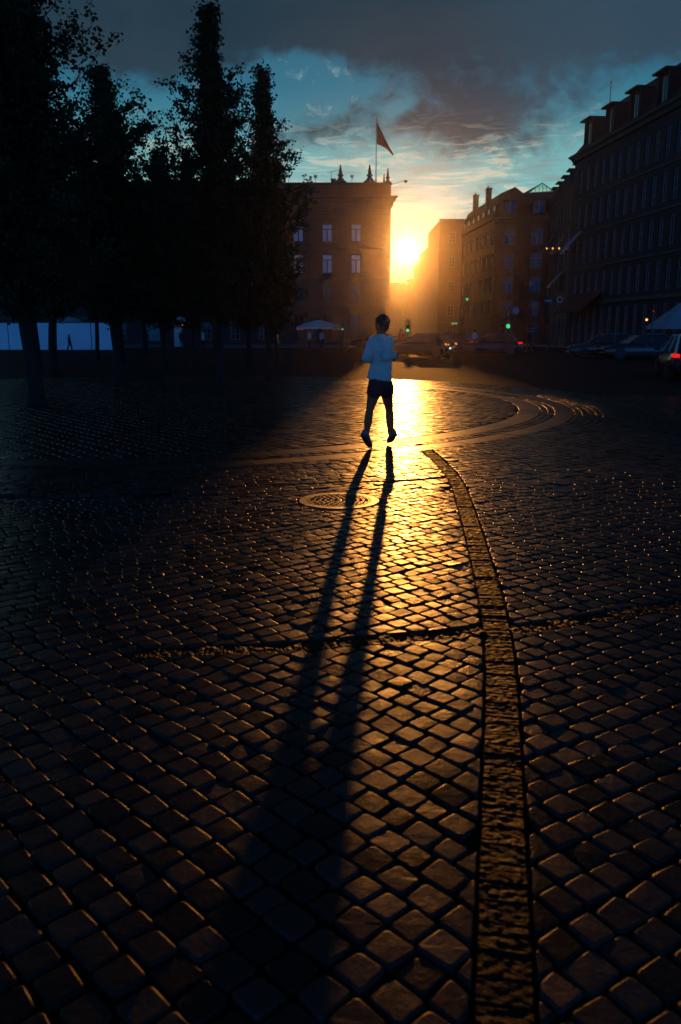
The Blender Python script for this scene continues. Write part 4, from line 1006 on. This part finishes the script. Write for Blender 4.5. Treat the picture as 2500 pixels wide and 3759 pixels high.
def foot_parts(an_, heel, toe, up):
    heel, toe, up = Vector(heel), Vector(toe), Vector(up).normalized()
    d = (toe - heel).normalized(); up = (up - d * up.dot(d)).normalized(); L_ = (toe - heel).length
    f = MB(); pt = lambda a, h: heel + d * (L_ * a) + up * h
    f.loft([pt(-0.02, .042), pt(.06, .050), pt(.22, .062), pt(.42, .052), pt(.62, .042), pt(.80, .034), pt(.94, .028), pt(1.0, .022)],
           [(0.022, .030), (.036, .048), (.038, .060), (.037, .050), (.043, .040), (.046, .033), (.036, .026), (.014, .014)], 14, ref=up)
    limb(f, pt(.2, .085), an_ .lerp(pt(.2, .085), 0.5), [0.040, 0.038], 12)
    s_ = MB(); s_.loft([pt(-0.035, .012), pt(.05, .014), pt(.3, .010), pt(.5, .008), pt(.75, .009), pt(.95, .014), pt(1.03, .02)], [(0.02, .012), (.040, .019), (.040, .017), (.040, .015), (.049, .014), (.040, .012), (.012, .008)], 14, ref=up)
    return f, s_
heL = J(1330, 1601, -0.20); tL = toeL + Vector((0.0, 0.0, -0.030))
heR = J(1450, 1600, 0.12); tR = gR + Vector((0, 0, -0.012))
body.loft([anL + Vector((0, 0, .02)), anL.lerp(heL, .5), heL.lerp(tL, .35) + Vector((0, 0, .035)), heL.lerp(tL, .75) + Vector((0, 0, .02))], [.034, .036, .034, .028], 10)
body.loft([anR + Vector((0, 0, .02)), anR.lerp(heR, .5), heR.lerp(tR, .35) + Vector((0, 0, .035)), heR.lerp(tR, .75) + Vector((0, 0, .02))], [.034, .036, .034, .028], 10)
bo = body.build('body', M['skin'], run); remesh(bo, 0.0065, 3)
hr = MB(); hr.ell(mt @ Vector((0, -0.018, 0.03)), (0.081, 0.097, 0.092), 20, 16, r3); hr.ell(mt @ Vector((0, -0.05, -0.02)), (0.066, 0.058, 0.066), 16, 12, r3); hr.ell(mt @ Vector((0, 0.045, 0.075)), (0.055, 0.035, 0.03), 12, 8, r3)
for k in range(90):
    a_ = random.uniform(0, 6.28); e_ = random.uniform(0.1, 1.4); v = Vector((math.cos(a_) * math.cos(e_) * .081, math.sin(a_) * math.cos(e_) * .097 - .018, math.sin(e_) * .092 + .03))
    p_ = mt @ v; o_ = r3 @ Vector((v.x, v.y + .018, v.z - .03)).normalized(); hr.loft([p_ - o_ * .006, p_ + o_ * .006, p_ + o_ * .012 + Vector((.008, 0, -.004))], [.008, .005, .002], 5)
ho = hr.build('hair', M['hair'], run); remesh(ho, 0.005, 1)
# shirt: torso with a hem that hangs free, sleeves to the wrist
st_ = MB()
st_.loft([J(1392, 1393, -.01), J(1393, 1385, -.01), J(1396, 1362, -.005), J(1398, 1335), J(1399, 1305), J(1400, 1275), J(1400, 1254), J(1400, 1242), J(1400, 1236, .01)],
         [(0.146, .118), (0.146, .120), (0.136, .112), (0.125, .104), (0.136, .104), (0.147, .106), (0.140, .092), (0.10, .072), (.064, .06)], 22, ref=(0, 1, 0))
for sh, el, wr in ((shL, elL, wrL), (shR, elR, wrR)):
    limb(st_, sh, el, [0.056, 0.058, 0.053, 0.050, 0.048]); limb(st_, el, el.lerp(wr, 0.97), [0.047, 0.045, 0.040, 0.034])
so = st_.build('shirt', M['shirt'], run); remesh(so, 0.0075, 4)
tx = bpy.data.textures.new('folds', 'CLOUDS'); tx.noise_scale = 0.07; dm = so.modifiers.new('folds', 'DISPLACE'); dm.texture = tx; dm.strength = 0.034; dm.mid_level = 0.28
sh_ = MB()
sh_.loft([J(1395, 1425), J(1395, 1410), J(1395, 1392), J(1396, 1378)], [(0.138, .112), (0.149, .122), (0.141, .115), (0.132, .105)], 20, ref=(0, 1, 0))
limb(sh_, hpL + Vector((0, 0, -.01)), hpL.lerp(knL, .30), [0.100, 0.102, 0.098]); limb(sh_, hpR + Vector((0, 0, -.01)), hpR.lerp(knR, .27), [0.100, 0.101, 0.096])
sho = sh_.build('shorts', M['shorts'], run); remesh(sho, 0.008, 2)
for an_, he, to, up in ((anL, heL, tL, Vector((0.35, 0.75, 0.45))), (anR, heR, tR, Vector((-.15, 0.45, 0.85)))):
    f, s_ = foot_parts(an_, he, to, up); fo = f.build('shoe', M['shoe'], run); remesh(fo, 0.005, 2); s2 = s_.build('sole', M['sole'], fo, smooth=True)
    k = MB(); kn_ = knL if an_ is anL else knR; k.loft([an_ + (kn_ - an_).normalized() * -.01, an_ + (kn_ - an_).normalized() * 0.05, an_ + (kn_ - an_).normalized() * 0.075], [0.038, 0.0365, 0.041], 14); k.build('sock', M['sock'], run, smooth=True)

# passers-by, far off
def pedestrian(style, shirt, trouser, label, x, y, rz=0.0, hgt=1.72):
    t = thing('person', (x, y, 0), label, 'person', 'people walking across the square', rz); s_ = hgt / 1.75; V3 = lambda *a: Vector(a) * s_
    st = {'walk': 0.22, 'stand': 0.03}[style]
    hpl, hpr = V3(-.09, 0, .92), V3(.09, 0, .92); knl, knr = V3(-.09, st * .75, .50), V3(.10, -st * .3, .49); al, ar = V3(-.09, st, .08), V3(.10, -st * 1.25, .10)
    sl, sr = V3(-.19, 0, 1.44), V3(.19, 0, 1.44); el, er = V3(-.24, -st * .5, 1.16), V3(.24, st * .4, 1.16); wl, wr = V3(-.22, -st * .4, .92), V3(.23, st * 1.2, .95)
    b = MB(); head_mesh(b, V3(0, .01, 1.63), (0, 1, 0), s_); b.loft([V3(0, 0, 1.42), V3(0, 0, 1.55)], [.06, .055], 10)
    b.loft([V3(0, 0, .88), V3(0, 0, 1.05), V3(0, 0, 1.3), V3(0, 0, 1.46)], [(.14, .10), (.125, .09), (.15, .10), (.08, .06)], 12, ref=(0, 1, 0))
    for a_, c_, e_ in ((sl, el, wl), (sr, er, wr)): limb(b, a_, c_, [.045, .038], 8); limb(b, c_, e_, [.036, .026], 8)
    hand(b, wl, (0, 0.1, -1), (1, 0, 0), .4, -1); hand(b, wr, (0, .1, -1), (-1, 0, 0), .4, 1)
    for h_, k_, a_ in ((hpl, knl, al), (hpr, knr, ar)): limb(b, h_, k_, [.085, .055], 8); limb(b, k_, a_, [.053, .034], 8); b.loft([a_ + V3(0, -.06, -.04), a_ + V3(0, .05, -.04), a_ + V3(0, .17, -.06)], [.035, .042, .02], 8)
    o = b.build('body', M['skin'], t); remesh(o, 0.018, 2)
    b = MB(); b.loft([V3(0, 0, .84), V3(0, 0, .95), V3(0, 0, 1.15), V3(0, 0, 1.36), V3(0, 0, 1.46), V3(0, 0, 1.5)], [(.165, .125), (.16, .12), (.15, .115), (.175, .12), (.15, .09), (.07, .06)], 14, ref=(0, 1, 0))
    for a_, c_, e_ in ((sl, el, wl), (sr, er, wr)): limb(b, a_, c_, [.062, .055], 8); limb(b, c_, e_, [.052, .04], 8)
    o = b.build('jacket', shirt, t); remesh(o, 0.02, 2)
    b = MB(); b.loft([V3(0, 0, .86), V3(0, 0, .98)], [(.15, .115), (.145, .11)], 12, ref=(0, 1, 0))
    for h_, k_, a_ in ((hpl, knl, al), (hpr, knr, ar)): limb(b, h_, k_, [.10, .072], 8); limb(b, k_, a_, [.07, .055], 8)
    o = b.build('trousers', trouser, t); remesh(o, 0.02, 2)
    b = MB(); b.ell(V3(0, -.012, 1.665), (.082 * s_, .098 * s_, .088 * s_), 12, 8); b.build('hair', M['hair'], t, smooth=True)
    return t
M['cloth_dark'] = mat('dark jacket', (0.02, 0.02, 0.025), 0.85, var=0.2)
M['cloth_blue'] = mat('light blue shirt', (0.30, 0.42, 0.55), 0.85, var=0.1)
M['cloth_red'] = mat('red jacket', (0.38, 0.04, 0.03), 0.85, var=0.1)
M['cloth_white'] = mat('white top', (0.5, 0.5, 0.52), 0.85, var=0.1)
def at(px, Y): return W(px, 1250, Y).x
pedestrian('walk', M['cloth_dark'], M['cloth_dark'], 'small dark figure striding past the white hoarding between the trunks', at(257, 71), 70.8, R(-90), 1.32)
pedestrian('stand', M['cloth_dark'], M['cloth_dark'], 'dark figure standing before the pale door of the kiosk', at(668, 78.8), 78.8, 0)
pedestrian('walk', M['cloth_white'], M['cloth_dark'], 'person in a white top walking right of the kiosk', at(746, 66), 66, R(80))
pedestrian('walk', M['cloth_red'], M['cloth_dark'], 'person in a red jacket just right of the elbow of the jogger', at(1474, 64), 64, R(20), 1.7)
pedestrian('walk', M['cloth_blue'], M['cloth_dark'], 'person in a light blue shirt beyond the cars under the corner house', at(1743, 74), 74, R(-60))
pedestrian('stand', M['cloth_blue'], M['cloth_dark'], 'person in a light blue top under the left half of the big parasol', at(1136, 73), 73, R(120))
pedestrian('stand', M['cloth_white'], M['cloth_dark'], 'person in a white top under the right half of the big parasol', at(1181, 75), 75, R(-30))
pedestrian('walk', M['cloth_dark'], M['cloth_dark'], 'dark figure walking at the kerb below the small round sign', at(1945, 66), 66, R(60))

# ------------------------------------------------------------------ cars
M['paint_dark'] = mat('dark glossy car paint', (0.02, 0.022, 0.026), 0.18, var=0.05, spec=0.7)
M['paint_silver'] = mat('silver car paint', (0.08, 0.085, 0.09), 0.28, metal=0.6, var=0.05)
M['paint_blue'] = mat('dark blue car paint', (0.015, 0.025, 0.06), 0.22, var=0.05)
M['glint_paint'] = mat('roof with painted glint', (0.6, 0.55, 0.45), 0.3, var=0)  # cream roof and pillar colour stands in for a reflection off the glass
M['tyre'] = mat('tyre rubber', (0.02, 0.02, 0.02), 0.8, var=0.1)
M['chrome'] = mat('bright trim', (0.6, 0.6, 0.6), 0.12, metal=1.0, var=0)
M['plate'] = mat('number plate', (0.55, 0.55, 0.5), 0.5, var=0)
def car(x, y, rz, label, paint, lights=True, big=1.0, amber=False, top=None):
    """local +y is forward; the tail is at -y"""
    t = thing('parked_car', (x, y, 0), label, 'car', 'cars at the edge of the square', rz)
    Lh, Wd = 2.15 * big, 0.88 * big
    # body: sections along the length (y, half width, bottom, sill, shoulder height, top bulge)
    secs = [(-1.0, .70, .40, .62), (-.975, .90, .30, .80), (-.90, .97, .24, .90), (-.6, 1.0, .13, .94), (-.2, 1.0, .12, .92), (.25, 1.0, .12, .90), (.6, .99, .13, .84), (.85, .95, .23, .76), (.96, .86, .28, .66), (1.0, .66, .36, .56)]
    b = MB(); n = 16
    for (yy, wf_, zb, zt_) in secs:
        for k in range(n):
            a_ = 2 * math.pi * k / n; c_, s_ = math.cos(a_), math.sin(a_); e = 0.42
            xx = Wd * wf_ * math.copysign(abs(c_) ** e, c_); zz_ = (zb + zt_) / 2 + (zt_ - zb) / 2 * math.copysign(abs(s_) ** e, s_)
            if s_ > 0.3: xx *= 0.95
            b.v.append((xx, yy * Lh, zz_ * big))
    for i in range(len(secs) - 1):
        for k in range(n): k2 = (k + 1) % n; b.f.append((i * n + k, i * n + k2, (i + 1) * n + k2, (i + 1) * n + k))
    b.f.append(tuple(range(n))); b.f.append(tuple(reversed(range((len(secs) - 1) * n, len(secs) * n))))
    bo_ = b.build('body', paint, t, smooth=True)
    # cabin frame in paint, with glass set into it
    zs_, zr = .88 * big, 1.43 * big
    base = [(-.86 * Lh, .82 * Wd), (.38 * Lh, .84 * Wd)]; roofp = [(-.58 * Lh, .64 * Wd), (.02 * Lh, .66 * Wd)]
    c = MB(); pts = []
    for (yb, wb), (yr, wr_) in zip(base, roofp):
        pts += [(-wb, yb, zs_), (wb, yb, zs_), (wr_, yr, zr - .04), (-wr_, yr, zr - .04)]
    c.add(pts, [(0, 1, 2, 3), (5, 4, 7, 6), (0, 3, 7, 4), (1, 5, 6, 2)]); c.build('windows', M['glass'], t)
    r_ = MB(); r_.prism([Vector((-roofp[0][1], roofp[0][0] - .05, zr - .045)), Vector((roofp[0][1], roofp[0][0] - .05, zr - .045)), Vector((roofp[1][1], roofp[1][0] + .05, zr - .045)), Vector((-roofp[1][1], roofp[1][0] + .05, zr - .045))], (0, 0, .055))
    for q in (-1, 1):
        for (yb, wb), (yr, wr_) in zip(base, roofp): r_.loft([(q * (wb + .01), yb, zs_), (q * (wr_ + .01), yr, zr - .03)], [.05, .035], 6)
        r_.loft([(q * .835 * Wd, -.2 * Lh, zs_), (q * .655 * Wd, -.25 * Lh, zr - .03)], [.04, .03], 6)
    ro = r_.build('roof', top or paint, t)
    if big >= 1: a = MB(); a.loft([(-.3, roofp[0][0] - .07, zr), (.3, roofp[0][0] - .07, zr)], [.02, .02], 6); a.build('spoiler', M['chrome'], ro)
    for sx in (-1, 1):
        for yy in (-.62, .62):
            w_ = MB(); w_.loft([(sx * (Wd - .19), yy * Lh, .32), (sx * (Wd - .17), yy * Lh, .32), (sx * (Wd + .0), yy * Lh, .32), (sx * (Wd + .02), yy * Lh, .32)], [.28, .32, .32, .29], 20); wo_ = w_.build('wheel', M['tyre'], t, smooth=False)
            w_ = MB(); w_.loft([(sx * (Wd + .005), yy * Lh, .32), (sx * (Wd + .03), yy * Lh, .32)], [.2, .18], 16); w_.build('rim', M['dark_metal'], wo_)
        l_ = MB(); l_.loft([(sx * .72 * Wd, -.98 * Lh, .78 * big), (sx * .84 * Wd, -.96 * Lh, .79 * big), (sx * .955 * Wd, -.90 * Lh, .80 * big)], [(.035, .055), (.05, .07), (.035, .055)], 10, ref=(0, 0, 1))
        l_.build('tail_light', (M['amber_on'] if amber else M['red_on']) if lights else M['red_dim'], t, smooth=True)
        h_ = MB(); h_.ell((sx * .68 * Wd, .95 * Lh, .62 * big), (.16, .08, .08), 10, 8); h_.build('headlight', M['glass'], t)
        m_ = MB(); m_.ell((sx * (Wd + .1), .28 * Lh, .98 * big), (.11, .05, .07), 10, 8); m_.build('mirror', paint, t)
    a = MB(); a.box((0, -1.003 * Lh, .60 * big), (.5, .02, .11)); a.build('number_plate', M['plate'], t)
    a = MB(); a.loft([(-.6 * Wd, -.99 * Lh, .36), (.6 * Wd, -.99 * Lh, .36)], [.05, .05], 8); a.build('bumper', M['dark_metal'], t)
    return t
p = W(2530, 1360, 27.5); car(p.x, 27.5, R(-14), 'dark car cut off by the right edge with one red tail light glowing', M['paint_dark'], top=M['glint_paint'])
car(at(1545, 52), 52, R(62), 'car right of the jogger with an amber tail light, under the sun glow', M['paint_dark'], amber=True)
car(at(1640, 60), 60, R(68), 'blue car in the middle of the road with a red tail light', M['paint_blue'])
car(at(1800, 57), 57, R(74), 'car furthest to the right of the three on the road, red lights on', M['paint_dark'])
car(at(2215, 50), 50, R(88), 'parked silver car, left one of the pair before the tall house', M['paint_silver'], False)
car(at(2345, 47), 47, R(92), 'parked silver car, right one of the pair beside the peaked parasol', M['paint_silver'], False)
car(at(1375, 78), 78, R(80), 'dark car passing behind the shoulders of the jogger', M['paint_dark'], False)

# bicycle with a white light
p = W(1637, 1279, 44); t = thing('bicycle', (p.x, 44, 0), 'parked bicycle with a small white front light on the road right of the jogger', 'bicycle', rz=R(14))
for yy in (-.52, .52):
    a = MB(); nn = 28; a.loft([(0, yy + .33 * math.cos(2 * math.pi * k / nn), .34 + .33 * math.sin(2 * math.pi * k / nn)) for k in range(nn + 1)], [.018] * (nn + 1), 6, ref=(1, 0, 0))
    for k in range(10): a.loft([(0, yy, .34), (0, yy + .32 * math.cos(k * .628), .34 + .32 * math.sin(k * .628))], [.004, .004], 3, ref=(1, 0, 0))
    a.build('wheel', M['tyre'], t)
a = MB()
for p_, q_ in (((0, -.52, .34), (0, -.05, .3)), ((0, -.52, .34), (0, -.18, .8)), ((0, -.05, .3), (0, -.2, .88)), ((0, -.05, .3), (0, .36, .78)), ((0, -.18, .78), (0, .34, .86)), ((0, .52, .34), (0, .34, .95))): a.loft([p_, q_], [.018, .018], 6, ref=(1, 0, 0))
a.build('frame', M['dark_metal'], t)
a = MB(); a.loft([(-.28, .3, 1.0), (0, .36, 1.0), (.28, .3, 1.0)], [.014] * 3, 6); a.build('handlebar', M['dark_metal'], t)
a = MB(); a.loft([(0, -.34, .92), (0, -.2, .93), (0, -.06, .92)], [(.07, .03), (.05, .03), (.015, .02)], 8, ref=(1, 0, 0)); a.build('saddle', M['tyre'], t)
a = MB(); a.ell((0, -.62, W(1637, 1279, 43.4).z), (.055, .04, .055), 10, 8); a.build('light', M['white_on'], t)

# ------------------------------------------------------------------ air
HZ = bpy.data.materials.new('haze'); HZ.use_nodes = True; ht = HZ.node_tree; ht.nodes.clear()
pv = ht.nodes.new('ShaderNodeVolumePrincipled'); ho_ = ht.nodes.new('ShaderNodeOutputMaterial'); ht.links.new(pv.outputs[0], ho_.inputs['Volume'])
pv.inputs['Color'].default_value = (1, 0.96, 0.9, 1); pv.inputs['Density'].default_value = 0.00018; pv.inputs['Anisotropy'].default_value = 0.952  # haze added to stand in for lens bloom and veil round the sun
hz = MB(); hz.box((0, 160, 15.0), (2 * GX + 8, 450, 32.4)); h = hz.build('haze', HZ); struct(h, 'stuff')
